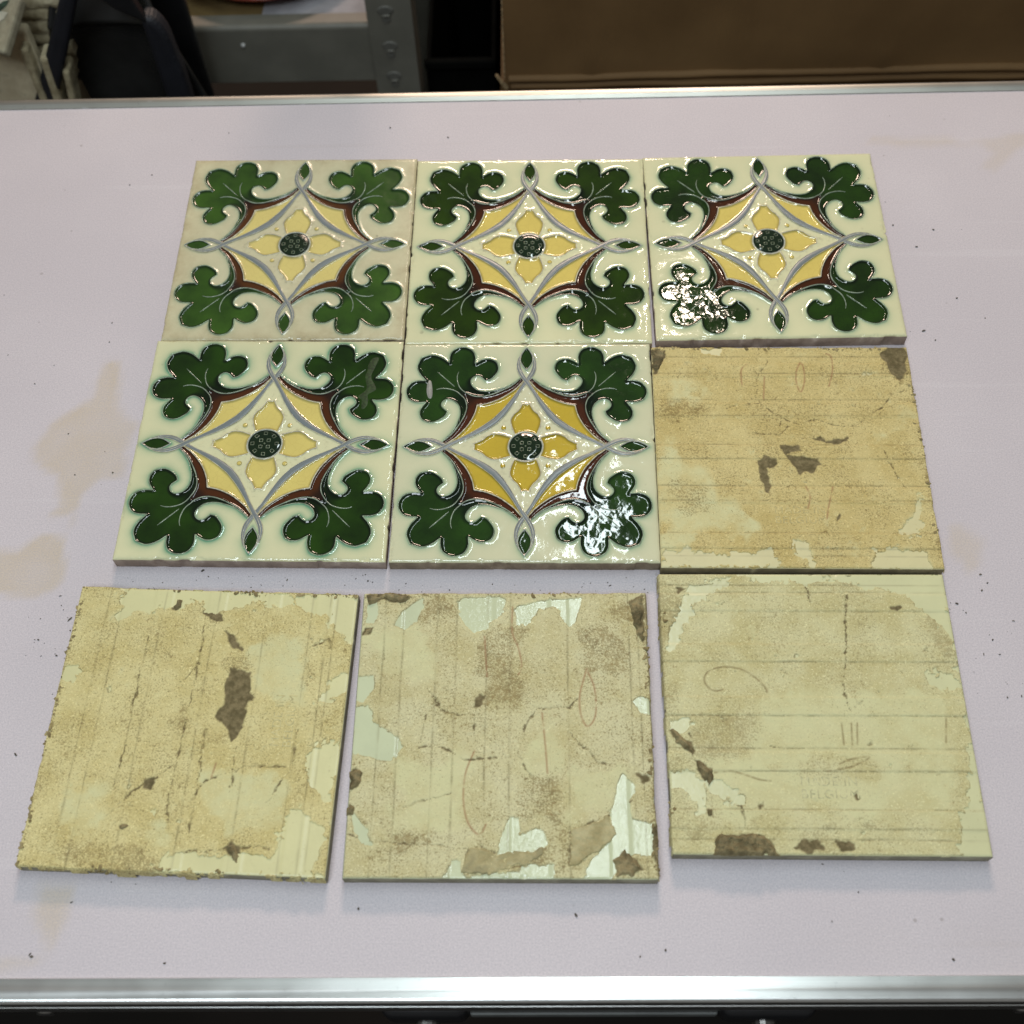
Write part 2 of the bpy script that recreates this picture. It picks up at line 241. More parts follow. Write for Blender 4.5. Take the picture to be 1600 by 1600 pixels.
def mat_aluminium(name, col, rough):
    t = NT(name); c = t.co(scale=(2, 420, 420)); c2 = t.co()
    f = t.noise(c, 1.0, 3)
    b = t.mix(t.ramp(f, 0.3, 0.7), tuple(x * 0.86 for x in col), col)
    scr = t.ramp(t.vor(t.co(scale=(30, 170, 10)), 1.0), 0.10, 0.03)
    b = t.mix(t.math('MULTIPLY', scr, 0.5), b, (0.95, 0.95, 0.95)); b = t.mix(t.math('MULTIPLY', t.ramp(t.noise(c2, 260, 3), 0.64, 0.74), 0.2), b, tuple(x * 0.5 for x in col))
    return t.fin(b, t.lin(t.noise(c2, 40, 4), 0.3, 0.7, rough - 0.02, rough + 0.03), t.bump(f, 0.12, 0.0002), Metallic=1.0, Anisotropic=0.5)
M_TOP = mat_tabletop(); M_ALU = mat_aluminium('brushed_aluminium', (0.95, 0.97, 0.95), 0.30)
M_ALU2 = mat_aluminium('satin_aluminium', (0.62, 0.62, 0.57), 0.40)
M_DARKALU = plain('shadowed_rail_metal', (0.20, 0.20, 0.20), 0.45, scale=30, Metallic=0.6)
M_BLACK = plain('black_plastic', (0.012, 0.012, 0.013), 0.35, bump=0.1, bscale=900)
M_STEEL = plain('zinc_bolt', (0.45, 0.44, 0.42), 0.35, Metallic=1.0)
M_CORE = plain('board_core', (0.30, 0.24, 0.17), 0.8)
X0, X1, Y0, Y1 = -0.66, 0.64, 0.0915, 0.6783

tbl = empty('work_table', (0, 0.385, ZT), 0, 'pale lavender laminate table edged with aluminium strips, under all the tiles', 'table')
OFF = Vector((0, -0.385, -ZT))
def on_table(o):
    o.parent = tbl; o.location = OFF; return o
# top: a fine grid so stains can follow their outlines
nx, ny = 326, 148
gx, gy = np.meshgrid(np.linspace(X0, X1, nx), np.linspace(Y0 - 0.004, Y1 + 0.004, ny), indexing='ij')
P = np.stack([gx.ravel(), gy.ravel()], 1)
stain = np.zeros(len(P))
wob = fbm(P[:, 0], P[:, 1], 0.03, 4, 5) * 0.006
for k, pl in enumerate(STAIN):
    sd = near_poly_sd(P, np.array(pl) / 1000.0, 0.03) + wob
    a = sst(-0.002, 0.004, sd) * (1 + 0.35 * np.exp(-np.abs(sd) / 0.004)) / 1.35
    stain = np.maximum(stain, a * (0.95, 1.0, 0.75, 0.6, 0.55)[k])
idx = np.arange(nx * ny).reshape(nx, ny)
Q = np.stack([idx[:-1, :-1], idx[1:, :-1], idx[1:, 1:], idx[:-1, 1:]], -1).reshape(-1, 4)
V = np.concatenate([P, np.full((len(P), 1), ZT)], 1)
on_table(mobj('laminate_surface', npmesh('laminate_surface', V, Q, [M_TOP], dict(stain=stain), smooth=False)))
on_table(box('core_board', (X0, Y0 - 0.003, ZT - 0.016), (X1, Y1 + 0.003, ZT - 0.0006), M_CORE))
def arc(cy, cz, r, a0, a1, n=6):
    return [(cy + r * math.cos(math.radians(a0 + (a1 - a0) * k / n)), cz + r * math.sin(math.radians(a0 + (a1 - a0) * k / n))) for k in range(n + 1)]
# near strip: flat flange with a rounded nose and a grooved face
prof = [(0.0922, ZT + 0.0002), (0.0920, ZT + 0.0012)] + [(0.0835, ZT + 0.0013)] + arc(0.0828, ZT - 0.0012, 0.0025, 90, 180, 5) + \
       [(0.0803, ZT - 0.006), (0.0815, ZT - 0.0065), (0.0815, ZT - 0.009), (0.0803, ZT - 0.0095), (0.0803, ZT - 0.022), (0.0880, ZT - 0.022), (0.0880, ZT - 0.0008), (0.0922, ZT - 0.0004)]
on_table(extrude_profile('edge_strip', prof, X0, X1, M_ALU))
# far strip: low bevel facing the room's near side, then a flat flange
prof = [(0.6772, ZT + 0.0002), (0.6774, ZT + 0.0006), (0.6806, ZT + 0.0017)] + arc(0.6840, ZT - 0.0010, 0.0030, 100, 0, 6) + [(0.6872, ZT - 0.022), (0.6810, ZT - 0.022), (0.6810, ZT - 0.0008), (0.6772, ZT - 0.0004)]
on_table(extrude_profile('edge_strip', prof, X0, X1, M_ALU2))
on_table(box('side_rail', (X0 + 0.01, 0.0845, ZT - 0.048), (X1 - 0.01, 0.0875, ZT - 0.0225), M_DARKALU, bevel=0.0008))
on_table(box('side_rail', (X0 + 0.01, 0.681, ZT - 0.048), (X1 - 0.01, 0.685, ZT - 0.0225), M_DARKALU, bevel=0.0008))
def bolt(x, z):
    bm = bmesh.new()
    bmesh.ops.create_cone(bm, cap_ends=True, segments=20, radius1=0.0055, radius2=0.004, depth=0.003, matrix=Matrix.Translation((x, 0.083, z)) @ Matrix.Rotation(math.pi / 2, 4, 'X'))
    on_table(mobj('bolt', bm_mesh('bolt', bm, M_STEEL, True)))
bolt(-0.2495, ZT - 0.042); bolt(0.235, ZT - 0.042)
# the folded leg assembly seen below the near edge
def tube(bm, a, b, r, seg=14):
    a = Vector(a); b = Vector(b); d = b - a
    bmesh.ops.create_cone(bm, cap_ends=True, segments=seg, radius1=r, radius2=r, depth=d.length, matrix=Matrix.Translation((a + b) / 2) @ d.to_track_quat('Z', 'Y').to_matrix().to_4x4())
for x0, x1 in ((-0.083, -0.038), (0.088, 0.137)):
    bm = bmesh.new(); bm_box(bm, (x0, 0.0805, ZT - 0.074), (x1, 0.100, ZT - 0.0485), 0.006, 3)
    on_table(mobj('leg_socket', bm_mesh('leg_socket', bm, M_BLACK, True)))
    bm = bmesh.new(); tube(bm, ((x0 + x1) / 2, 0.079, ZT - 0.072), ((x0 + x1) / 2, 0.090, ZT - 0.072), 0.006)
    on_table(mobj('pivot_pin', bm_mesh('pivot_pin', bm, M_STEEL)))
M_BAND = plain('grey_leg_band', (0.10, 0.105, 0.10), 0.5)
on_table(box('leg_band', (-0.038, 0.084, ZT - 0.0585), (0.088, 0.092, ZT - 0.0515), M_BAND, bevel=0.001))
on_table(box('leg_band', (-0.038, 0.083, ZT - 0.0680), (0.088, 0.092, ZT - 0.0600), M_BAND, bevel=0.001))
for x in (X0 + 0.04, X1 - 0.04):
    for y in (0.12, 0.65):
        bm = bmesh.new(); tube(bm, (x, y, 0.0), (x, y, ZT - 0.0165), 0.014)
        on_table(mobj('leg', bm_mesh('leg', bm, M_ALU2, True)))

# ------------------------------------------------------------------ patterned tiles
def rot2(p, k):
    p = np.asarray(p, float)
    for _ in range(k % 4): p = np.stack([-p[:, 1], p[:, 0]], 1)
    return p
mir = lambda p: np.asarray(p, float)[:, ::-1]
LEAF_SEGS = [
 [(3.2, 49.7), (7.4, 46.0), (12.2, 42.8), (17.9, 40.6), (23, 39.6), (27.7, 40), (31, 41.8), (33.2, 44.6), (33.7, 47.6), (32.2, 50), (30, 50.9), (28, 50.3), (26.4, 48.8), (25, 47.2)],
 [(25, 47.2), (22.2, 48.2), (19.4, 51), (17.4, 54.6), (17.2, 58), (18.6, 61.6), (21.4, 63.5), (24.8, 63.9), (28, 62.8), (31.6, 60.4)],
 [(31.6, 60.4), (31.4, 65), (32.6, 69), (35, 71.6), (38.9, 72.8), (43, 72), (46, 69.6), (47.4, 66), (47.6, 61.2)],
 [(47.6, 61.2), (50.8, 64), (54.4, 66.1), (58.6, 67), (62.4, 65.8), (64.7, 64.7)]]
half = np.concatenate([smooth_curve(s)[:-1] for s in LEAF_SEGS] + [[(64.7, 64.7)]])
VEIN = [(3.2, 49.4), (9, 43.7), (16.4, 39.3), (22.8, 36.6), (28.3, 35.7), (33.0, 36.7)]
vin = smooth_curve(VEIN)
leaf_out = np.concatenate([half, mir(half)[::-1][1:]])                       # outer edge, tail to tail
LEAF = np.concatenate([leaf_out, mir(vin), [(37.7, 35.6), (37.9, 37.9), (35.6, 37.7)], vin[::-1]])
LEAF = LEAF[np.concatenate([[True], np.linalg.norm(np.diff(LEAF, axis=0), axis=1) > 1e-6])]
yo = smooth_curve([(1.7, 47.5), (5.8, 42), (11, 37.4), (15.4, 34.3), (20, 32), (24.5, 30.4), (29.4, 29.4)])
yi_h = smooth_curve([(1.5, 45.4), (6.2, 36.8), (10.8, 29.6), (16.0, 22.9), (19.4, 19.4)])
yi = np.concatenate([yi_h, mir(yi_h)[::-1][1:]])
yout = np.concatenate([yo, mir(yo)[::-1][1:]])
YELLOW = np.concatenate([yout, yi[::-1]])
SCROLL = np.concatenate([vin, [(35.6, 37.7), (37.9, 37.9), (37.7, 35.6)], mir(vin)[::-1], yout[::-1]])
BUD_H = smooth_curve([(0, 72.4), (-2.3, 69), (-3.9, 64.2), (-3.0, 59.8), (0, 55.2)])
BUD = np.concatenate([BUD_H, (BUD_H * [-1, 1])[::-1][1:-1]])
ph = smooth_curve([(-6.4, 8.2), (-8.5, 14.6), (-9.0, 19.0), (-7.3, 22.8), (-4.8, 25.5), (-3.0, 28.6), (-2.2, 31)])
th = np.linspace(math.atan2(8.2, 6.4), math.pi - math.atan2(8.2, 6.4), 12)[1:-1]
PETAL = np.concatenate([ph, [(-1, 30.3), (1, 30.3)], (ph * [-1, 1])[::-1], np.stack([10.4 * np.cos(th), 10.4 * np.sin(th)], 1)])
a = np.linspace(0, 2 * math.pi, 72, endpoint=False)
DISK = np.stack([10 * np.cos(a), 10 * np.sin(a)], 1)
DOT = np.stack([13.2 + 1.5 * np.cos(a[::6]), 13.2 + 1.5 * np.sin(a[::6])], 1)
RIM = 0.55
def fill(name, outline, zf, spacing=0.65, extra=None):
    """triangulated region whose height depends on the distance from its outline"""
    lo = outline.min(0); hi = outline.max(0)
    g = np.stack(np.meshgrid(np.arange(lo[0], hi[0], spacing), np.arange(lo[1], hi[1], spacing), indexing='ij'), -1).reshape(-1, 2)
    g = g + RNG.uniform(-0.12, 0.12, g.shape) * spacing
    d = poly_sd(g, outline); g = g[d > spacing * 0.45]
    pts = np.concatenate([outline, g]); n = len(outline)
    r = delaunay_2d_cdt([Vector(p) for p in pts], [(i, (i + 1) % n) for i in range(n)], [], 1, 1e-5)
    v = np.array([tuple(p) for p in r[0]]); f = np.array([t for t in r[2] if len(t) == 3])
    d = np.maximum(seg_dist(v, outline, np.roll(outline, -1, 0)), 0)
    z = zf(d, v) + (0 if extra is None else extra(v))
    A, B, Cc = v[f[:, 0]], v[f[:, 1]], v[f[:, 2]]
    cr = (B[:, 0] - A[:, 0]) * (Cc[:, 1] - A[:, 1]) - (B[:, 1] - A[:, 1]) * (Cc[:, 0] - A[:, 0])
    f[cr < 0] = f[cr < 0][:, ::-1]
    return np.concatenate([v, z[:, None]], 1), f, d
def mm(v):
    v = np.array(v, float); v[:, 2] += TH * 1000; return v * 0.001
def pool(depth, w):
    return lambda d, v: RIM - (RIM + depth) * sst(-0.25, w, d)
def region_mesh(name, outline, zf, mats, dw=2.6, spacing=0.65, extra=None):
    v, f, d = fill(name, outline, zf, spacing, extra)
    dep = np.clip(d / dw, 0, 1)
    if name == 'leaf': dep = dep * (0.30 + 0.70 * sst(3, 17, np.hypot(v[:, 0] - 37.6, v[:, 1] - 37.6)))
    if name == 'scroll_band': dep = np.maximum(dep, 0.15) * (0.12 + 0.88 * sst(3, 13, np.hypot(v[:, 0] - 37.0, v[:, 1] - 37.0)))
    return npmesh(name, mm(v), f, mats, dict(depth=dep))
def bead_mesh(name, paths, mat, r=0.38, h=0.26):
    """raised clay line with a half-round section; paths: list of (points, z, closed)"""
    V = []; F = []; n0 = 0
    for p, z, closed in paths:
        p = np.asarray(p, float); z = np.broadcast_to(np.asarray(z, float), (len(p),))
        t = np.roll(p, -1, 0) - np.roll(p, 1, 0)
        if not closed: t[0] = p[1] - p[0]; t[-1] = p[-1] - p[-2]
        t /= np.maximum(np.linalg.norm(t, axis=1, keepdims=True), 1e-9); nn = np.stack([-t[:, 1], t[:, 0]], 1)
        s = np.ones(len(p))
        if not closed:
            k = min(8, len(p) // 2); s[:k] = np.linspace(0.35, 1, k); s[-k:] = np.linspace(1, 0.35, k)
        wv = 1 + 0.16 * np.sin(np.arange(len(p)) * 0.41 + p[:, 0]) * np.sin(np.arange(len(p)) * 0.13)
        sec = [(-1.0, -0.9), (-0.75, 0.55), (0, 1.0), (0.75, 0.55), (1.0, -0.9)]
        for o, hh in sec:
            V.append(np.concatenate([p + nn * (o * r * s * wv)[:, None], (z + hh * h * (0.4 + 0.6 * s))[:, None]], 1))
        m = len(p); last = m if closed else m - 1
        i = np.arange(last); j = (i + 1) % m
        for k in range(4):
            F.append(np.stack([n0 + k * m + j, n0 + k * m + i, n0 + (k + 1) * m + i, n0 + (k + 1) * m + j], 1))
        n0 += 5 * m
    return npmesh(name, mm(np.concatenate(V)), np.concatenate(F)[:, ::-1], [mat])

def glaze(name, edge, mid, rough=0.07, craze=0.5, var=0.35, lines=(0.02, 0.02, 0.015), off=0.0, ring=(0.05, 0.8)):
    t = NT(name); c = t.co(off=(off, off * 1.7, 0))
    d = t.attr('depth')
    v = t.noise(c, 42, 4)
    f = t.math('MULTIPLY', t.ramp(d, ring[0], ring[1]), t.lin(v, 0.3, 0.7, 1 - var, 1.0))
    col = t.mix(f, edge, mid)
    col = t.mix(t.math('MULTIPLY', t.ramp(t.noise(c, 30, 3), 0.45, 0.75), var * 0.6), col, tuple(min(1, x * 1.45) for x in mid))
    e = t.vor(t.co(off=(off, 0, 0), scale=(1, 1, 0.2)), 230, 'DISTANCE_TO_EDGE')
    crk = t.ramp(e, 0.05, 0.012)
    col = t.mix(t.math('MULTIPLY', crk, 0.18 * craze), col, lines)
    # every crazed cell lies at its own slight tilt
    cell = t.vor(t.co(off=(off, 0, 0), scale=(1, 1, 0.2)), 190, 'F1', 'Color')
    geo_ = t.n('ShaderNodeNewGeometry')
    v1_ = t.n('ShaderNodeVectorMath', operation='SUBTRACT'); t.put(v1_.inputs[0], cell); v1_.inputs[1].default_value = (0.5, 0.5, 0.5)
    v2_ = t.n('ShaderNodeVectorMath', operation='SCALE'); t.put(v2_.inputs[0], v1_.outputs[0]); v2_.inputs['Scale'].default_value = 0.042 * craze
    v3_ = t.n('ShaderNodeVectorMath', operation='ADD'); t.put(v3_.inputs[0], geo_.outputs['Normal']); t.put(v3_.inputs[1], v2_.outputs[0])
    v4_ = t.n('ShaderNodeVectorMath', operation='NORMALIZE'); t.put(v4_.inputs[0], v3_.outputs[0])
    nb = t.bump(t.noise(c, 150, 2, 0.4), 0.20, 0.0006, v4_.outputs[0])
    nb = t.bump(e, 0.10 * craze, 0.0006, nb)
    return t.fin(col, rough, nb, IOR=1.54)
def mat_cream(name, col, halo, dirt, rough, off):
    t = NT(name); c = t.co(off=(off, off * 2.3, 0))
    base = t.mix(t.ramp(t.noise(c, 26, 4), 0.3, 0.7), tuple(x * 0.94 for x in col), col)
    h = t.attr('halo'); hn = t.math('MULTIPLY', h, t.lin(t.noise(c, 60, 3), 0.3, 0.7, 0.55, 1.15))
    base = t.mix(t.math('MULTIPLY', hn, halo), base, (0.16, 0.36, 0.22))
    # brown dirt caught along the lines of the middle and, on the worn tile, round the edge
    g = t.math('MULTIPLY', t.attr('grime'), t.ramp(t.noise(c, 380, 4, 0.7), 0.50, 0.70))
    base = t.mix(t.math('MULTIPLY', g, 0.65), base, (0.14, 0.095, 0.04))
    e = t.math('MULTIPLY', t.math('ADD', t.attr('rimdirt'), t.lin(t.noise(c, 28, 5, 0.65), 0.42, 0.75, 0.0, 0.7)), t.lin(t.noise(c, 75, 5, 0.7), 0.32, 0.7, 0.2, 1.0))
    base = t.mix(t.math('MULTIPLY', e, dirt), base, (0.36, 0.275, 0.145))
    p = t.math('MULTIPLY', t.ramp(t.vor(c, 75), 0.13, 0.07), t.ramp(t.noise(c, 30, 3), 0.55, 0.65))
    base = t.mix(t.math('MULTIPLY', p, 0.35 + dirt * 0.4), base, (0.12, 0.09, 0.05))
    nb = t.bump(t.noise(c, 130, 3, 0.5), 0.16, 0.0007); nb = t.bump(t.noise(c, 700, 2), 0.04, 0.0003, nb)
    return t.fin(base, rough, nb, IOR=1.52)
def mat_clay(name, a, b, off=0.0):
    t = NT(name); c = t.co(off=(off, 0, 0))
    col = t.mix(t.ramp(t.noise(c, 90, 5, 0.65), 0.35, 0.68), a, b)
    col = t.mix(t.math('MULTIPLY', t.ramp(t.noise(c, 45, 3), 0.58, 0.66), 0.5), col, tuple(x * 0.5 for x in a))
    return t.fin(col, 0.85, t.bump(t.noise(c, 500, 4, 0.7), 0.5, 0.0006))
M_LINE = plain('raised_line_glaze', (0.40, 0.43, 0.36), 0.16, var=0.2, scale=200)
M_LEAFLINE = plain('leaf_line_glaze', (0.27, 0.34, 0.23), 0.13, var=0.35, scale=200)
M_VEIN = plain('vein_line_glaze', (0.30, 0.36, 0.27), 0.12, var=0.25, scale=200)
M_PLINE = plain('cream_line_glaze', (0.62, 0.58, 0.42), 0.13, var=0.3, scale=350)
M_CLAY = mat_clay('bisque_clay_edge', (0.21, 0.165, 0.115), (0.34, 0.275, 0.20))

quads = [rot2(o, k) for k in range(4) for o in (LEAF, SCROLL, YELLOW, PETAL, BUD)]
HOLES = quads + [DISK]
def build_body():
    h = 75.5; m = 151
    e = np.linspace(-h, h, m + 1)[:-1]
    sq = np.concatenate([np.stack([e, np.full(m, -h)], 1), np.stack([np.full(m, h), e], 1), np.stack([-e, np.full(m, h)], 1), np.stack([np.full(m, -h), -e], 1)])
    pts = [sq]; edges = [(i, (i + 1) % len(sq)) for i in range(len(sq))]; n = len(sq)
    for o in HOLES:
        o2 = o[::2] if len(o) > 60 else o
        pts.append(o); edges += [(n + i, n + (i + 1) % len(o)) for i in range(len(o))]; n += len(o)
    g = np.stack(np.meshgrid(np.arange(-h + 0.5, h, 0.7), np.arange(-h + 0.5, h, 0.7), indexing='ij'), -1).reshape(-1, 2)
    g = g + RNG.uniform(-0.1, 0.1, g.shape)
    A = np.concatenate(HOLES); B = np.concatenate([np.roll(o, -1, 0) for o in HOLES])
    cov = np.zeros(len(g), bool)
    for o in HOLES: cov |= inside(g, o)
    g = g[~cov]; d = seg_dist(g, A, B)
    keep = (d > 0.3) & ((d < 4.0) | ((np.arange(len(g)) % 3) == 0)); g = g[keep]
    allp = np.concatenate(pts + [g])
    r = delaunay_2d_cdt([Vector(p) for p in allp], edges, [], 0, 1e-4)
    v = np.array([tuple(p) for p in r[0]]); f = np.array([t for t in r[2] if len(t) == 3])
    cen = v[f].mean(1); bad = np.zeros(len(f), bool)
    for o in HOLES: bad |= inside(cen, o)
    f = f[~bad]
    Aa, Bb, Cc = v[f[:, 0]], v[f[:, 1]], v[f[:, 2]]
    cr = (Bb[:, 0] - Aa[:, 0]) * (Cc[:, 1] - Aa[:, 1]) - (Bb[:, 1] - Aa[:, 1]) * (Cc[:, 0] - Aa[:, 0])
    f[cr < 0] = f[cr < 0][:, ::-1]
    d = seg_dist(v, A, B)
    green = [o for k in range(4) for o in (rot2(LEAF, k), rot2(BUD, k))]
    dg = seg_dist(v, np.concatenate(green), np.concatenate([np.roll(o, -1, 0) for o in green]))
    diamond = np.abs(v[:, 0]) + np.abs(v[:, 1]) < 46
    edge = h - np.abs(v).max(1)
    z = (RIM - 0.02) * np.exp(-(d / 1.15) ** 1.25) + 0.10 * fbm(v[:, 0], v[:, 1], 17, 2, 3) + 0.05 * fbm(v[:, 0], v[:, 1], 5, 2, 4)
    z = np.where(diamond, z + 0.14 * fbm(v[:, 0], v[:, 1], 2.2, 2, 9) + 0.1, z)
    z = z - 0.5 * np.clip(1 - edge / 1.0, 0, 1) ** 2 - 0.9 * sst(0.25, 0.5, fbm(v[:, 0], v[:, 1], 7, 3, 77)) * np.clip(1 - edge / 1.6, 0, 1)
    halo = np.exp(-dg / 1.5) * (~diamond) * 0.9 + np.exp(-dg / 4.5) * 0.25 * (~diamond)
    grime = np.where(diamond, np.exp(-d / 0.9) * 0.9 + 0.22, np.exp(-d / 0.5) * 0.12)
    rim = np.exp(-edge / 7.0) + 0.25
    # sides, slightly worn
    N = len(v); V3 = np.concatenate([v, z[:, None]], 1)
    used = np.arange(len(sq))
    key = {tuple(np.round(p, 3)): i for i, p in enumerate(v)}
    ring = [key[tuple(np.round(p, 3))] for p in sq]
    out = sq * (76.0 / 75.5); ia = np.arange(len(sq)) * 1.0; wn = (0.5 * fbm(ia, ia * 0, 6, 4, 8) - 2.4 * sst(0.34, 0.5, fbm(ia, ia * 0 + 9, 9, 3, 5)))[:, None]
    V3 = np.concatenate([V3, np.concatenate([out * (1 + wn * 0.005), -1.0 + 0.9 * np.minimum(wn, 0) * 0.35], 1),
                         np.concatenate([out * (1 + wn * 0.003), np.full((len(sq), 1), -TH * 1000 + 0.5)], 1),
                         np.concatenate([out * 0.994, np.full((len(sq), 1), -TH * 1000)], 1)])
    F = [list(t) for t in f]; fm = [0] * len(F); M = len(sq)
    for i in range(M):
        j = (i + 1) % M
        for a0, b0 in (((lambda q: ring[q]), (lambda q: N + q)), ((lambda q: N + q), (lambda q: N + M + q)), ((lambda q: N + M + q), (lambda q: N + 2 * M + q))):
            F.append([b0(i), b0(j), a0(j), a0(i)]); fm.append(1 if b0(0) != N else 0)
    F.append([N + 2 * M + i for i in range(M)][::-1]); fm.append(1)
    pad = lambda q, val=0.0: np.concatenate([q, np.full(3 * M, val)])
    return npmesh('tile_body', mm(V3), F, [M_LINE, M_CLAY], dict(halo=pad(halo), grime=pad(grime), rimdirt=pad(rim, 1.0)), fmat=fm)
ME_BODY = build_body()
vv_ = lambda s, a: (lambda v: a * fbm(v[:, 0], v[:, 1], s, 2, 21))
ME_LEAF = region_mesh('leaf', LEAF, pool(0.28, 1.9), [M_LINE], 4.2, 0.6, vv_(9, 0.10))
ME_SCROLL = region_mesh('scroll_band', SCROLL, pool(0.05, 1.3), [M_LINE], 2.0, 0.6)
ME_YELLOW = region_mesh('corner_panel', YELLOW, pool(0.10, 1.6), [M_LINE], 2.6, 0.65, vv_(7, 0.07))
ME_PETAL = region_mesh('petal', PETAL, pool(0.12, 1.8), [M_LINE], 3.0, 0.6, vv_(6, 0.06))
ME_BUD = region_mesh('bud', BUD, pool(-0.05, 1.3), [M_LINE], 1.8, 0.5)
ME_DISK = region_mesh('flower_centre', DISK, lambda d, v: RIM + 0.55 * sst(0, 3.5, d), [M_LINE], 2.0, 0.6)
ME_DOT = region_mesh('dot', DOT, lambda d, v: 0.45 + 0.3 * sst(0, 1.2, d), [M_LINE], 1.0, 0.5)
# ribbon: centre line from one bud round the other
rc = [(18.2, 18.2), (12.9, 24.9), (8.2, 32.4), (4.3, 39.6), (1.3, 44.9), (-1.1, 48.6), (-3.2, 52.4), (-4.6, 56.4), (-4.9, 60.2), (-4.3, 64.2), (-3.0, 68.6)]
rw = [2.0, 1.92, 1.65, 1.3, 1.0, 1.0, 1.25, 1.35, 1.2, 0.85, 0.12]
rch = smooth_curve(rc, step=0.6); rwh = np.interp(np.linspace(0, 1, len(rch)), np.linspace(0, 1, len(rw)), rw)
RC = np.concatenate([mir(rch)[::-1], rch[1:]]); RW = np.concatenate([rwh[::-1], rwh[1:]])
tt = np.gradient(RC, axis=0); tt /= np.linalg.norm(tt, axis=1, keepdims=True); RN = np.stack([-tt[:, 1], tt[:, 0]], 1)
sarc = np.linspace(-1, 1, len(RC)); RZ = RIM + 0.02 + 0.13 * sst(-0.55, 0.55, sarc)
def ribbon_mesh():
    V = []; m = len(RC)
    for o, hh in ((-1.0, -0.5), (-0.95, 0.0), (-0.5, 0.17), (0, 0.23), (0.5, 0.17), (0.95, 0.0), (1.0, -0.5)):
        V.append(np.concatenate([RC + RN * (o * RW)[:, None], (RZ + hh * np.clip(RW, 0.2, 1.4) / 1.4)[:, None]], 1))
    F = []
    i = np.arange(m - 1)
    for k in range(6): F.append(np.stack([k * m + i, k * m + i + 1, (k + 1) * m + i + 1, (k + 1) * m + i], 1))
    f = np.concatenate(F)
    me = npmesh('ribbon', mm(np.concatenate(V)), f, [M_LINE], dict(depth=np.tile(np.ones(m) * 0.8, 7)))
    return me
ME_RIBBON = ribbon_mesh()
far = np.abs(sarc) > 0.60
mid1 = np.where(sarc > 0.62)[0]; mid0 = np.where(sarc < -0.62)[0]
ME_RLINE = bead_mesh('ribbon_edge', [(RC + RN * (RW)[:, None], RZ + 0.03, False), (RC - RN * (RW)[:, None], RZ + 0.03, False),
                     (RC[mid0] , RZ[mid0] + 0.17, False), (RC[mid1], RZ[mid1] + 0.17, False)], M_PLINE, 0.15, 0.13)
ME_OUT = bead_mesh('outline', [(leaf_out, RIM, False)], M_LEAFLINE, 0.36, 0.28)
def vein(pts):
    p = smooth_curve(pts); d = np.maximum(poly_sd(p, LEAF), 0); return p, RIM - (RIM + 0.28) * sst(-0.25, 1.9, d) + 0.12
v1 = VEIN[:-1] + [(33.1, 36.7), (37.3, 39.5), (40.4, 43), (42, 47.6), (42.2, 51.8), (41.4, 54.6)]
vz = lambda q: (vein(q)[0], vein(q)[1], False)
ME_VEINS = [bead_mesh('vein', [vz(v1)], M_VEIN, 0.33, 0.26), bead_mesh('vein', [vz([(y, x) for x, y in v1])], M_VEIN, 0.33, 0.26), bead_mesh('vein', [vz([(43.6, 43.6), (49, 49), (54.4, 54.4)])], M_VEIN, 0.30, 0.24)]
ME_YOUT = bead_mesh('outline', [(yout, RIM, False)], M_PLINE, 0.36, 0.26)
ME_POUT = bead_mesh('outline', [(PETAL, RIM, True)], M_PLINE, 0.36, 0.24)
ME_BOUT = bead_mesh('outline', [(BUD, RIM + 0.15, True)], M_LINE, 0.32, 0.25)
ME_DOUT = bead_mesh('outline', [(DISK, RIM + 0.02, True)], M_LINE, 0.42, 0.3)
seeds = []
for r_, n_, ph_ in ((7.1, 8, 0.0), (3.1, 4, math.pi / 4)):
    for k in range(n_):
        q = ph_ + k * 2 * math.pi / n_; cx, cy = r_ * math.cos(q), r_ * math.sin(q); rot = q + (0 if n_ == 8 else math.pi / 4)
        sq_ = [(cx + 1.35 * math.cos(rot + math.pi / 4 + j * math.pi / 2), cy + 1.35 * math.sin(rot + math.pi / 4 + j * math.pi / 2)) for j in range(4)]
        sq_ = np.concatenate([np.linspace(sq_[j], sq_[(j + 1) % 4], 4)[:-1] for j in range(4)])
        seeds.append((sq_, RIM + 0.55 * float(sst(0, 3.5, np.float64(10 - r_))) + 0.06, True))
seeds.append((np.stack([0.35 * np.cos(a[::9]), 0.35 * np.sin(a[::9])], 1), RIM + 0.65, True))
M_SEED = plain('seed_square_glaze', (0.20, 0.23, 0.15), 0.14, var=0.4, scale=300)
ME_SEED = bead_mesh('seed_squares', seeds, M_SEED, 0.19, 0.22)

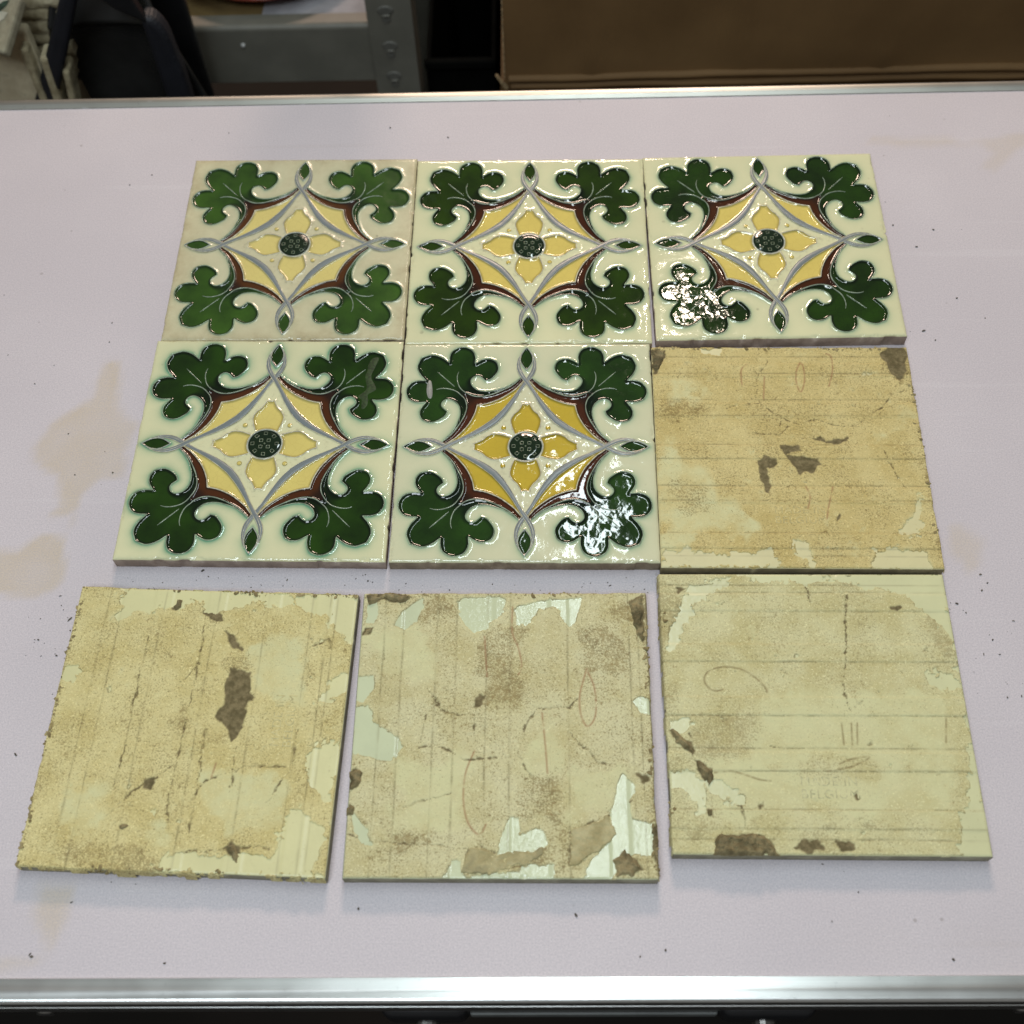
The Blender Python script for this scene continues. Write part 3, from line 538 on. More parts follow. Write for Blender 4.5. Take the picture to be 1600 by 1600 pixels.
def set_mat(o, i, m):
    o.material_slots[i].link = 'OBJECT'; o.material_slots[i].material = m
def patterned_tile(loc, rz, sc, label, S):
    off = S['off']
    root = empty('patterned_tile', loc, rz, label, 'tile', 'patterned tiles lying face up'); root.scale = (sc[0], sc[1], 1)
    mc = mat_cream('cream_glaze', S['cream'], S['halo'], S['dirt'], S['rough'] + 0.02, off)
    ml = glaze('green_leaf_glaze', S['leaf'][0], S['leaf'][1], S['rough'], S['craze'], S.get('var', 0.7), (0.004, 0.008, 0.004), off, (0.12, 0.62))
    my = glaze('yellow_glaze', tuple(x * 0.55 for x in S['yellow']), S['yellow'], S['rough'], 0.5, 0.15, (0.25, 0.15, 0.02), off)
    mb = glaze('brown_glaze', (0.022, 0.010, 0.006), S['brown'], S['rough'], 0.3, 0.3, off=off)
    mr = glaze('grey_blue_glaze', (0.12, 0.135, 0.14), (0.20, 0.23, 0.235), S['rough'] + 0.22, 0.3, 0.15, off=off)
    md = glaze('dark_centre_glaze', (0.004, 0.010, 0.005), (0.010, 0.024, 0.010), S['rough'], 0.2, 0.3, off=off)
    b = mobj('tile_body', ME_BODY, root, rz=S['turn'] * math.pi / 2); set_mat(b, 0, mc)
    if S.get('clay'): set_mat(b, 1, S['clay'])
    for k in range(4):
        q = k * math.pi / 2
        o = mobj('leaf', ME_LEAF, root, rz=q); set_mat(o, 0, ml)
        mobj('outline', ME_OUT, o)
        for vm in ME_VEINS: mobj('vein', vm, o)
        o = mobj('scroll_band', ME_SCROLL, root, rz=q); set_mat(o, 0, mb)
        o = mobj('corner_panel', ME_YELLOW, root, rz=q); set_mat(o, 0, my); mobj('outline', ME_YOUT, o)
        o = mobj('ribbon', ME_RIBBON, root, rz=q); set_mat(o, 0, mr); mobj('ribbon_edge', ME_RLINE, o)
        o = mobj('bud', ME_BUD, root, rz=q); set_mat(o, 0, ml); mobj('outline', ME_BOUT, o)
        o = mobj('petal', ME_PETAL, root, rz=q); set_mat(o, 0, my); mobj('outline', ME_POUT, o)
        o = mobj('dot', ME_DOT, root, rz=q); set_mat(o, 0, my)
    o = mobj('flower_centre', ME_DISK, root); set_mat(o, 0, md)
    mobj('outline', ME_DOUT, o); mobj('seed_squares', ME_SEED, o)
    return root
TILES = [(-0.1556, 0.5381, -0.0158, -0.0085, 0.004), (-0.0042, 0.5335, -0.0134, -0.0063, 0.0142), (0.1487, 0.5341, 0.0029, -0.0005, 0.0076), (-0.1595, 0.3853, -0.0228, 0.0034, -0.0001), (-0.0072, 0.3812, -0.0155, -0.0158, -0.014),
         (0.1445, 0.3755, -0.0186, 0.0102, -0.0147), (-0.178, 0.2152, -0.0437, 0.0044, -0.0003), (-0.0202, 0.2114, -0.0093, 0.0026, 0.0015), (0.1408, 0.2216, -0.0132, 0.0104, 0.0004)]
CREAM = (0.76, 0.745, 0.465)
STY = [
 dict(craze=0.3, off=0.0, cream=(0.72, 0.675, 0.445), halo=0.40, dirt=0.50, rough=0.17, leaf=((0.008, 0.024, 0.006), (0.048, 0.118, 0.014)), yellow=(0.76, 0.63, 0.22), brown=(0.095, 0.032, 0.007), var=0.7),
 dict(craze=0.35, off=0.7, cream=CREAM, halo=0.70, dirt=0.06, rough=0.05, leaf=((0.003, 0.008, 0.002), (0.021, 0.050, 0.003)), yellow=(0.72, 0.575, 0.15), brown=(0.058, 0.015, 0.004)),
 dict(craze=1.0, off=1.3, cream=CREAM, halo=0.60, dirt=0.05, rough=0.065, leaf=((0.003, 0.008, 0.003), (0.017, 0.051, 0.004)), yellow=(0.73, 0.585, 0.155), brown=(0.060, 0.017, 0.004)),
 dict(craze=0.3, off=2.1, cream=CREAM, halo=1.25, dirt=0.05, rough=0.06, leaf=((0.003, 0.009, 0.003), (0.019, 0.057, 0.005)), yellow=(0.75, 0.62, 0.19), brown=(0.082, 0.025, 0.007)),
 dict(craze=0.75, off=3.4, cream=(0.70, 0.695, 0.465), halo=0.70, dirt=0.05, rough=0.06, leaf=((0.003, 0.009, 0.004), (0.020, 0.060, 0.008)), yellow=(0.57, 0.42, 0.048), brown=(0.072, 0.020, 0.007))]
LAB = ['grimy dull patterned tile with paler green leaves and stained edges, back left corner', 'glossy dark-leaved patterned tile in the middle of the back row, between two patterned tiles', 'patterned tile at back right with lamp glare on its lower left leaf', 'patterned tile with strong green bleeding round its leaves, in front of the grimy one', 'patterned tile with deep mustard petals and lamp glare over its lower right leaf']
CLAY2 = mat_clay('pinkish_clay_edge', (0.26, 0.20, 0.165), (0.40, 0.32, 0.27), 0.4)
for i in range(5):
    x, y, rz, ax, ay = TILES[i]
    STY[i]['turn'] = (0, 3, 1, 2, 1)[i]
    if i in (2, 3): STY[i]['clay'] = CLAY2
    patterned_tile((x, y, ZT), rz, (1 + ax, 1 + ay), LAB[i], STY[i])
# ------------------------------------------------------------------ tiles lying face down
def mat_back(name, col, rough, off):
    t = NT(name); c = t.co(off=(off, off * 1.9, 0))
    b = t.mix(t.ramp(t.noise(c, 40, 4), 0.3, 0.7), tuple(x * 0.92 for x in col), col)
    b = t.mix(t.math('MULTIPLY', t.attr('line'), 0.45), b, (0.33, 0.30, 0.17))
    b = t.mix(t.math('MULTIPLY', t.ramp(t.noise(c, 620, 3, 0.7), 0.60, 0.72), t.lin(t.noise(c, 45, 3), 0.4, 0.7, 0.0, 0.5)), b, (0.34, 0.28, 0.13))
    return t.fin(b, rough, t.bump(t.noise(c, 420, 4, 0.6), 0.30, 0.0005))
def mat_crust(name, col, off, speck, rustc):
    t = NT(name); c = t.co(off=(off, off * 1.9, 0))
    n1 = t.noise(c, 42, 6, 0.66)
    b = t.mix(t.ramp(n1, 0.3, 0.72), col, tuple(x * y for x, y in zip(col, (0.84, 0.79, 0.66))))
    b = t.mix(t.ramp(t.noise(c, 1000, 2), 0.55, 0.75), b, tuple(min(1, x * 1.22) for x in col))
    b = t.mix(t.math('MULTIPLY', t.attr('pale'), t.lin(t.noise(c, 70, 4, 0.6), 0.35, 0.65, 0.25, 0.85)), b, (0.70, 0.69, 0.39))
    dens = t.math('ADD', t.lin(t.noise(c, 38, 5, 0.62), 0.32, 0.68, -0.1, 1.1), t.math('SUBTRACT', t.math('MULTIPLY', t.attr('smear'), 1.15), t.math('MULTIPLY', t.attr('pale'), 0.8)))
    sp = t.ramp(t.math('ADD', t.noise(c, 1050, 4, 0.75), t.math('MULTIPLY', dens, 0.070)), 0.575, 0.650)
    s2 = t.ramp(t.math('ADD', t.noise(c, 300, 5, 0.8), t.math('MULTIPLY', dens, 0.060)), 0.635, 0.685)
    sp = t.math('MAXIMUM', t.math('MULTIPLY', sp, 0.85), s2)
    b = t.mix(t.math('MULTIPLY', sp, speck), b, t.mix(t.ramp(t.noise(c, 120, 3), 0.35, 0.65), (0.19, 0.128, 0.040), (0.29, 0.205, 0.075)))
    b = t.mix(t.math('MULTIPLY', t.attr('rust'), 0.8), b, rustc)
    b = t.mix(t.math('MULTIPLY', t.math('MULTIPLY', t.attr('line'), 0.85), t.ramp(t.noise(c, 560, 4, 0.75), 0.36, 0.50)), b, (0.105, 0.074, 0.028))
    dk = t.mix(t.ramp(t.noise(c, 260, 4, 0.7), 0.35, 0.7), (0.125, 0.100, 0.043), (0.26, 0.21, 0.105))
    b = t.mix(t.attr('dark'), b, dk)
    nb = t.bump(t.noise(c, 520, 5, 0.78), 0.9, 0.0007); nb = t.bump(t.math('SUBTRACT', 1.0, sp), 0.35, 0.0003, nb)
    return t.fin(b, 0.78, nb, **{'Specular_IOR_Level': 0.35})
M_LUMP = mat_clay('old_mortar', (0.12, 0.095, 0.042), (0.36, 0.295, 0.15))
M_EDGEMORTAR = mat_clay('clinging_mortar', (0.20, 0.155, 0.065), (0.40, 0.33, 0.16), 0.3)
M_FLAKE = mat_clay('pale_mortar_flake', (0.36, 0.31, 0.15), (0.52, 0.47, 0.26), 0.8)
M_EDGE = mat_clay('pale_tile_edge', (0.22, 0.205, 0.14), (0.35, 0.33, 0.23), 1.6)
M_EDGED = mat_clay('dim_tile_edge', (0.17, 0.14, 0.075), (0.27, 0.23, 0.13), 2.6)

def grid_mesh(half, step):
    n = int(round(2 * half / step)) + 1; g = np.linspace(-half, half, n)
    X, Y = np.meshgrid(g, g, indexing='ij'); i = np.arange(n * n).reshape(n, n)
    q = np.stack([i[:-1, :-1], i[1:, :-1], i[1:, 1:], i[:-1, 1:]], -1).reshape(-1, 4)
    return X.ravel(), Y.ravel(), q, n
def rib_height(x, y, D):
    u = y if 'hl' in D else x
    r = np.zeros(len(u))
    for cen in (-58.6, -29.5, 0.0, 29.5, 58.6): r = np.maximum(r, 1 - sst(4.4, 5.5, np.abs(u - cen)))
    return 0.34 * r
def upturned_tile(i, label, S):
    D = BACK[i]; x0, y0, rz, ax, ay = TILES[i]; off = 0.37 * i
    root = empty('upturned_tile', (x0, y0, ZT), rz, label, 'tile', 'tiles lying face down with old mortar'); root.scale = (1 + ax, 1 + ay, 1)
    P10 = lambda pl: np.array(pl, float) / 10
    # body: slab with shallow ribs on its back
    X, Y, q, n = grid_mesh(75.7, 0.75)
    P = np.stack([X, Y], 1)
    edge = 75.7 - np.maximum(np.abs(X), np.abs(Y))
    z = -0.45 + rib_height(X, Y, D) - 0.35 * np.clip(1 - edge / 0.9, 0, 1) ** 2 + 0.04 * fbm(X, Y, 9, 3, i)
    if True:
        z = z - 1.2 * sst(0.35, 0.7, fbm(X, Y, 6, 3, i + 40)) * np.clip(1 - edge / 2.0, 0, 1)
    u, key = (Y, 'hl') if 'hl' in D else (X, 'vl')
    along = X if 'hl' in D else Y
    def rib_lines(U, A):
        r = np.zeros(len(U))
        for c_ in D[key]:
            w = 0.40 + 0.25 * fbm(A, U * 0 + c_, 9, 2, 3)
            r = np.maximum(r, np.exp(-((U - c_ / 10 - 0.25 * fbm(A, U * 0 + c_, 22, 2, 1)) / np.maximum(w, 0.2)) ** 2) * (0.30 + 0.70 * sst(-0.3, 0.3, fbm(A, U * 0.1 + c_, 11, 3, 5))))
        return r
    ln = rib_lines(u, along)
    ring = np.concatenate([np.arange(n) * n, (n - 1) * n + np.arange(1, n), (np.arange(n - 2, -1, -1)) * n + n - 1, np.arange(n - 2, 0, -1)])
    rp = P[ring]; M = len(ring); N = len(P)
    V = np.concatenate([np.stack([X, Y, z], 1), np.concatenate([rp * 76.0 / 75.7, np.full((M, 1), -1.3)], 1), np.concatenate([rp * 75.9 / 75.7, np.full((M, 1), -TH * 1000 + 0.6)], 1), np.concatenate([rp * 75.3 / 75.7, np.full((M, 1), -TH * 1000)], 1)])
    A = [ring, N + np.arange(M), N + M + np.arange(M), N + 2 * M + np.arange(M)]
    sq = [np.stack([a_, np.roll(a_, -1), np.roll(b_, -1), b_], 1)[:, ::-1] for a_, b_ in zip(A[:-1], A[1:])]
    # ring order gives outward faces after the flip test below
    F = np.concatenate([q] + sq + [np.array([[A[3][0], A[3][(n - 1)], A[3][2 * (n - 1)], A[3][3 * (n - 1)]]])[:, ::-1]])
    fm = np.concatenate([np.zeros(len(q)), np.ones(len(F) - len(q))])
    pad = np.zeros(3 * M)
    body = mobj('tile_body', npmesh('tile_body', mm(V), F, [mat_back('bare_tile_back', S['bare'], S['brough'], off), S['edge']], dict(line=np.concatenate([ln, pad])), fmat=fm), root)
    # crust: film of old mortar with the bare patches left out
    X, Y, q, n = grid_mesh(78.0, 0.52)
    P = np.stack([X, Y], 1)
    rag = fbm(X, Y, 7, 5, 60 + i) * 4.2 + fbm(X, Y, 2.2, 3, 80 + i) * 1.6
    sd = np.full(len(P), 4.0)
    for pl in D['bare']: sd = np.minimum(sd, -near_poly_sd(P, P10(pl), 4.0))
    sd = sd + S.get('rag', 1.0) * (rag * 0.62 + 2.2 * sst(0.12, 0.45, fbm(X, Y, 3.2, 4, 140 + i)) - 2.4 * sst(0.16, 0.42, fbm(X, Y, 4.0, 4, 150 + i)))
    inner = 4.0 - 0 * sd
    for s_, val in (('l', X + 76), ('r', 76 - X), ('b', Y + 76), ('t', 76 - Y)):
        lim = (0.35 + 1.3 * fbm(X, Y, 11, 3, 90 + ord(s_))) if s_ in S['ragged'] else (-0.45 + 0.25 * fbm(X, Y, 6, 3, 90))
        inner = np.minimum(inner, val + lim)
    m = np.minimum(sd, inner)
    att = {}; blot = 20.0 * fbm(X, Y, 17, 5, 120 + i)
    for k_, w_ in (('dark', 0.5), ('smear', 3.0), ('pale', 4.0)):
        a_ = np.zeros(len(P))
        for pl in D.get(k_, []): a_ = np.maximum(a_, sst(-w_, w_, near_poly_sd(P, P10(pl), 9.0) + (rag * 0.5 if k_ == 'dark' else np.clip(blot, -6.0, 5.0))))
        att[k_] = a_
    u2, al2 = (Y, X) if 'hl' in D else (X, Y)
    ln = rib_lines(u2, al2) * 0.62
    for s_, val in (('l', X + 76), ('r', 76 - X), ('b', Y + 76), ('t', 76 - Y)):
        if s_ in S['ragged']: att['smear'] = np.maximum(att['smear'], np.exp(-np.clip(val, 0, 99) / 2.2) * sst(-0.35, 0.25, fbm(X, Y, 10, 4, 160 + ord(s_))) * 1.2)
    for pl in D['crack']:
        p = P10(pl); d = np.full(len(P), 9.0); lo, hi = p.min(0) - 4, p.max(0) + 4
        mk = ((P >= lo) & (P <= hi)).all(1)
        wob = np.stack([fbm(X[mk], Y[mk], 5, 4, 5), fbm(X[mk], Y[mk], 5, 4, 6)], 1) * 1.5
        d[mk] = line_dist(P[mk] + wob, p)
        w = np.maximum(0.30 + 0.95 * fbm(X, Y, 3.0, 3, 33), 0.13)
        ln = np.maximum(ln, (1 - sst(w * 0.7, w * 1.5, d)) * (0.35 + 0.65 * sst(-0.35, 0.1, fbm(X, Y, 5, 3, 7))))
    att['pale'] = np.maximum(att['pale'], np.exp(-np.clip(sd, 0, 9) / 1.3) * sst(-0.3, 0.3, fbm(X, Y, 9, 3, 55)))
    # thin dark lip where the film ends
    lip = np.exp(-((sd - 0.30) / 0.36) ** 2) * sst(-0.15, 0.3, fbm(X, Y, 8, 3, 14)) * 0.75
    ln = np.maximum(ln, lip)
    ru = np.zeros(len(P))
    for pl in D['rust']:
        p = smooth_curve(P10(pl), step=1.5); lo, hi = p.min(0) - 2, p.max(0) + 2
        mk = ((P >= lo) & (P <= hi)).all(1)
        if mk.any(): ru[mk] = np.maximum(ru[mk], np.exp(-(line_dist(P[mk], p) / 0.42) ** 2) * sst(-0.8, 0.0, fbm(X[mk], Y[mk], 3, 3, 2)))
    thick = 0.44 + 0.14 * fbm(X, Y, 6, 3, 70 + i) + 0.06 * fbm(X, Y, 1.5, 2, 71 + i) + att['smear'] * (0.16 * fbm(X, Y, 2.5, 3, 72) + 0.1)
    zb = -0.45 + rib_height(X, Y, D)
    over = np.clip(np.maximum(np.abs(X), np.abs(Y)) - 75.6, 0, 9)
    zc = zb + thick * sst(-0.1, 0.55, m) - 0.55 * (1 - sst(-0.35, 0.15, m)) - att['dark'] * 0.30 - np.clip(ln, 0, 1) * 0.30
    zc = np.where(m > 0.45, np.maximum(zc, zb + 0.07), zc)
    zc = zc - 0.35 * np.clip(over, 0, 0.5) - 3.2 * np.clip(over - 0.5, 0, 3) - (m < -0.25) * (over > 0.1) * 2.0
    keepv = (m > -0.6)
    fq = q[keepv[q].all(1)]
    used = np.unique(fq); mp = np.full(len(P), -1); mp[used] = np.arange(len(used))
    Vc = np.stack([X, Y, zc], 1)[used]
    att.update(line=np.clip(ln, 0, 1), rust=ru)
    crust = mobj('mortar_film', npmesh('mortar_film', mm(Vc), mp[fq], [mat_crust('mortar_film', S['col'], off, S['speck'], (0.22, 0.15, 0.06) if i == 8 else (0.36, 0.17, 0.08))], {k_: v_[used] for k_, v_ in att.items()}), root)
    for nm, lst, mat, hgt in (('mortar_lump', [D['dark'][k] for k in S.get('lumps', [])], M_LUMP, 1.7), ('mortar_flake', [D['smear'][k] for k in S.get('flakes', [])], M_FLAKE, 0.9)):
        for pl in lst:
            o = smooth_curve(P10(pl), range(len(pl)), True, 0.8); o = o + 2.2 * np.stack([fbm(o[:, 0], o[:, 1], 4, 4, 4), fbm(o[:, 0], o[:, 1], 4, 4, 9)], 1)
            o = np.clip(o, -76.3, 76.3)
            v, f, d = fill(nm, o, lambda d, v: -0.35 + hgt * sst(-0.1, 1.6 if mat is M_LUMP else 0.6, d), 0.6, lambda v: (1.5 if mat is M_LUMP else 0.6) * fbm(v[:, 0], v[:, 1], 2.4, 4, 31))
            mobj(nm, npmesh(nm, mm(v), f, [mat], smooth=False), root)
    # lumps of bedding mortar still clinging along the rough edges
    bm = bmesh.new(); rr = random.Random(50 + i); cnt = 0
    for s_ in S['ragged']:
        for _ in range(230):
            t_ = rr.uniform(-75.5, 75.5)
            if float(fbm(np.array([t_]), np.array([0.0]), 14, 3, 170 + ord(s_) + i)[0]) < 0.16: continue
            r_ = rr.choice((0.35, 0.4, 0.5, 0.6, 0.8, 1.2)); e_ = 76.0 + rr.uniform(-1.6, 0.15) - r_ * 0.5; zz = rr.choice((0, 0, 0, -0.4, -2, -4)) + rr.uniform(-0.5, 0.1)
            if zz < -0.6: e_ = 76.0 + rr.uniform(-0.2, 0.2)
            x_, y_ = {'l': (-e_, t_), 'r': (e_, t_), 'b': (t_, -e_), 't': (t_, e_)}[s_]
            q_ = bmesh.ops.create_icosphere(bm, subdivisions=1, radius=r_ * 0.001, matrix=Matrix.Translation((x_ * 0.001, y_ * 0.001, TH + zz * 0.001)) @ Matrix.Rotation(rr.uniform(0, 3.1), 4, 'Z') @ Matrix.Diagonal((rr.uniform(0.8, 1.8), 0.9, 0.55, 1)))
            for v_ in q_['verts']: v_.co += Vector((rr.uniform(-1, 1), rr.uniform(-1, 1), rr.uniform(-1, 1))) * r_ * 0.00028
    em = mobj('edge_mortar', bm_mesh('edge_mortar', bm, M_EDGEMORTAR), root); em['kind'] = 'stuff'
    return root
def lettering(root, loc, rz, mat):
    cu = bpy.data.curves.new('lettering', 'FONT'); cu.body = 'MADE IN\nBELGIUM'; cu.align_x = 'CENTER'; cu.size = 0.0066
    cu.extrude = 0.00016; cu.space_line = 0.98; cu.space_character = 1.1
    t = bpy.data.objects.new('tmp', cu); COL.objects.link(t); bpy.context.view_layer.update()
    me = bpy.data.meshes.new_from_object(t.evaluated_get(bpy.context.evaluated_depsgraph_get())); COL.objects.unlink(t); bpy.data.objects.remove(t)
    me.materials.clear(); me.materials.append(mat)
    o = mobj('lettering', me, root, loc, rz); return o
SB = {5: dict(bare=(0.68, 0.63, 0.35), brough=0.42, col=(0.69, 0.585, 0.27), speck=0.76, edge=M_EDGED, ragged='rt', lumps=[0], flakes=[]),
      6: dict(bare=(0.71, 0.685, 0.375), brough=0.34, col=(0.74, 0.665, 0.335), speck=0.70, edge=M_EDGE, ragged='ltb', lumps=[3, 5, 6], flakes=[]),
      7: dict(bare=(0.62, 0.67, 0.44), brough=0.15, col=(0.70, 0.665, 0.40), speck=0.76, edge=M_EDGE, rag=0.35, ragged='tr', lumps=[0, 1, 2, 4, 5, 6, 8], flakes=[3, 4]),
      8: dict(bare=(0.68, 0.68, 0.40), brough=0.26, col=(0.70, 0.67, 0.385), speck=0.50, edge=M_EDGE, ragged='l', lumps=[0, 1, 2, 6], flakes=[])}
LB = {5: 'upturned tile with yellow ochre mortar and three dark gouges, right of the mustard-petal tile',
      6: 'upturned tile with a long dark gouge right of its middle, at the front left',
      7: 'upturned tile with glossy bare patches and a dark stain down its middle, front centre',
      8: 'upturned tile with horizontal ribs, a pencil scroll and raised lettering, front right corner'}
M_LET = {}
for i in (5, 6, 7, 8):
    r = upturned_tile(i, LB[i], SB[i])
    if i != 7:
        ml = plain('lettering_clay', tuple(x * 0.80 for x in SB[i]['col']), 0.8, var=0.3, scale=300)
        lettering(r, {5: (0.0022, -0.0410, TH), 6: (0.0440, 0.0030, TH), 8: (0.0022, -0.0415, TH)}[i], {5: 0, 6: math.pi / 2, 8: 0}[i], ml).location.z = TH - 0.00008
roots = [o for o in COL.objects if o.name.startswith('patterned_tile')]
roots.sort(key=lambda o: o.name)
# a drip of dried wax on the mustard tile and a scuff on its neighbour
def film(parent, name, pts, z, h, mat):
    o = smooth_curve(np.array(pts, float), (), True, 0.6)
    v, f, d = fill(name, o, lambda d, v: z + h * sst(0, 1.2, d), 0.5)
    mobj(name, npmesh(name, mm(v), f, [mat]), parent)
film(roots[4], 'wax_drip', DRIP, -0.25, 0.5, plain('dried_wax', (0.30, 0.30, 0.27), 0.35, scale=300))
film(roots[3], 'scuff_mark', SCUFF, -0.27, 0.05, plain('dusty_scuff', (0.026, 0.052, 0.014), 0.32, var=0.5, scale=700))

# ------------------------------------------------------------------ crumbs of mortar on the table
bm = bmesh.new(); M_CR = plain('mortar_crumb', (0.10, 0.085, 0.065), 0.9, var=0.5, scale=300)
def crumb(x, y, s):
    r = bmesh.ops.create_icosphere(bm, subdivisions=1, radius=s, matrix=Matrix.Translation((x, y, ZT + s * 0.4)) @ Matrix.Rotation(random.uniform(0, 3.1), 4, 'Z') @ Matrix.Diagonal((random.uniform(0.7, 2.2), 0.8, 0.6, 1)))
    for v in r['verts']: v.co += Vector((random.uniform(-1, 1), random.uniform(-1, 1), random.uniform(-0.3, 0.6))) * s * 0.3
for x, y in CRUMB: crumb(x / 10000, y / 10000, random.uniform(0.00035, 0.00075))
for (xa, ya, xb, yb), n_ in (((-0.279, 0.255, -0.244, 0.296), 24), ((0.219, 0.228, 0.255, 0.292), 22), ((-0.24, 0.297, -0.085, 0.305), 26), ((-0.085, 0.290, 0.062, 0.301), 30), ((-0.36, 0.11, 0.34, 0.66), 90)):
    for _ in range(n_): crumb(random.uniform(xa, xb), random.uniform(ya, yb), random.choice((0.00018, 0.00025, 0.0003, 0.00045)))
tag(mobj('mortar_crumbs', bm_mesh('mortar_crumbs', bm, M_CR)), 'tiny dark crumbs of mortar scattered over the lavender table top', 'crumbs', None, 'stuff')

# ------------------------------------------------------------------ what stands behind the table
M_FLOOR = plain('dark_concrete', (0.016, 0.014, 0.012), 0.8, scale=6, bump=0.3, bscale=120, Specular_IOR_Level=0.1)
fl = mobj('floor', npmesh('floor', [(-4, -3, 0), (4, -3, 0), (4, 5, 0), (-4, 5, 0)], [[0, 1, 2, 3]], [M_FLOOR], smooth=False)); fl['kind'] = 'structure'
M_GREY = plain('grey_painted_steel', (0.175, 0.168, 0.138), 0.42, var=0.10, scale=25)
M_SLOT = plain('slot_shadow', (0.14, 0.137, 0.118), 0.6)
M_KRAFT = plain('kraft_sheet', (0.20, 0.135, 0.050), 0.85, scale=40, bump=0.1)
DZ = 0.6445
sh = empty('shelf_unit', (-0.33, 0.95, 0), 0, 'grey steel shelving with slotted upright behind the back edge of the table', 'shelf')
def at(o, par):
    o.parent = par; o.matrix_parent_inverse = Matrix.Translation(-par.location); return o
def pbox(par, name, lo, hi, mat, bevel=0.0, seg=2): return at(box(name, lo, hi, mat, None, bevel, seg), par)
pbox(sh, 'deck', (-0.62, 0.9565, DZ - 0.010), (-0.152, 1.30, DZ), M_KRAFT)
prof = [(0.952, DZ - 0.062), (0.950, DZ - 0.060)] + arc(0.9550, DZ - 0.0010, 0.0050, 180, 90, 6) + [(0.9670, DZ + 0.004), (0.9670, DZ + 0.0006), (0.9540, DZ - 0.0105), (0.9540, DZ - 0.062)]
at(extrude_profile('beam', prof, -0.62, -0.1515, M_GREY), sh)
prof2 = [(1.300 + (0.95 - y) + 0.01, z) for y, z in prof]
at(extrude_profile('beam', prof2[::-1], -0.62, -0.1515, M_GREY), sh)
def post(x0, x1, y, full=True):
    o = at(box('post', (x0, y, 0), (x1, y + 0.0025, 1.25), M_GREY, None, 0.0008), sh)
    at(box('post_flange', (x1 - 0.003, y + 0.0028, 0), (x1 - 0.0002, y + 0.038, 1.25), M_GREY, None), sh)
    return o
def slot(x, y, z):
    bm = bmesh.new()
    for dx, dz, r, sx in ((0, 0.0045, 0.0062, 1.25), (0, -0.0055, 0.0040, 1.0)):
        bmesh.ops.create_cone(bm, cap_ends=True, segments=20, radius1=r, radius2=r * 0.8, depth=0.0012, matrix=Matrix.Translation((x + dx, y, z + dz)) @ Matrix.Diagonal((sx, 1, 0.85, 1)) @ Matrix.Rotation(math.pi / 2, 4, 'X'))
    at(mobj('slot', bm_mesh('slot', bm, M_SLOT)), sh)
    bm = bmesh.new()
    bmesh.ops.create_cone(bm, cap_ends=True, segments=16, radius1=0.0028, radius2=0.0022, depth=0.0012, matrix=Matrix.Translation((x, y - 0.0008, z - 0.0005)) @ Matrix.Diagonal((1.7, 1, 0.5, 1)) @ Matrix.Rotation(math.pi / 2, 4, 'X'))
    at(mobj('shelf_hook', bm_mesh('shelf_hook', bm, M_GREY, True)), sh)
post(-0.1525, -0.1105, 0.9455); post(-0.66, -0.618, 0.9455); post(-0.1525, -0.1105, 1.31); post(-0.66, -0.618, 1.31)
for z in (0.700, 0.6625, 0.6235, 0.5885, 0.55): slot(-0.1345, 0.9448, z)
bm = bmesh.new(); bmesh.ops.create_uvsphere(bm, u_segments=10, v_segments=6, radius=0.0022, matrix=Matrix.Translation((-0.2735, 0.9498, 0.6285)))
at(mobj('rivet', bm_mesh('rivet', bm, plain('white_fleck', (0.6, 0.6, 0.58), 0.5), True)), sh)
# paper and dish on the shelf
me = npmesh('paper_sheet', [(-0.2545, 0.9680, DZ + 0.0012), (-0.153, 0.9680, DZ + 0.0012), (-0.153, 1.17, DZ + 0.0012), (-0.242, 1.17, DZ + 0.0012), (-0.2545, 0.9680, DZ + 0.0004), (-0.153, 0.9680, DZ + 0.0004), (-0.153, 1.17, DZ + 0.0004), (-0.242, 1.17, DZ + 0.0004)],
            [[0, 1, 2, 3], [7, 6, 5, 4], [0, 4, 5, 1], [1, 5, 6, 2], [2, 6, 7, 3], [3, 7, 4, 0]], [plain('white_paper', (0.40, 0.39, 0.41), 0.8)], smooth=False)
tag(mobj('paper_sheet', me), 'plain white paper sheet lying on the shelf under the red dish', 'paper')
dish = empty('red_dish', (-0.257, 1.062, DZ + 0.0014), 0, 'dark red round dish with a beaded cream rim, standing on the shelf', 'dish')
def lathe(name, prof, mat, parent, n=64):
    V = []; F = []
    for k in range(n):
        q = 2 * math.pi * k / n
        for r, z in prof: V.append((r * math.cos(q), r * math.sin(q), z))
    m = len(prof)
    for k in range(n):
        for j in range(m - 1):
            F.append([k * m + j, ((k + 1) % n) * m + j, ((k + 1) % n) * m + j + 1, k * m + j + 1])
    return mobj(name, npmesh(name, V, F, [mat]), parent)
M_RED = plain('oxblood_glaze', (0.15, 0.028, 0.014), 0.25, var=0.5, scale=120)
lathe('bowl', [(0.0, 0.001), (0.05, 0.001), (0.052, 0.006), (0.075, 0.009), (0.0945, 0.016), (0.096, 0.018), (0.0945, 0.0195), (0.074, 0.013), (0.05, 0.010), (0.0, 0.010)], M_RED, dish)
bm = bmesh.new()
for k in range(46):
    q = 2 * math.pi * k / 46
    bmesh.ops.create_uvsphere(bm, u_segments=8, v_segments=5, radius=0.0024, matrix=Matrix.Translation((0.0915 * math.cos(q), 0.0915 * math.sin(q), 0.0185)) @ Matrix.Rotation(q, 4, 'Z') @ Matrix.Diagonal((1, 1.5, 0.5, 1)))
mobj('beaded_rim', bm_mesh('beaded_rim', bm, plain('cream_bead', (0.36, 0.26, 0.15), 0.4, var=0.5, scale=150), True), dish)

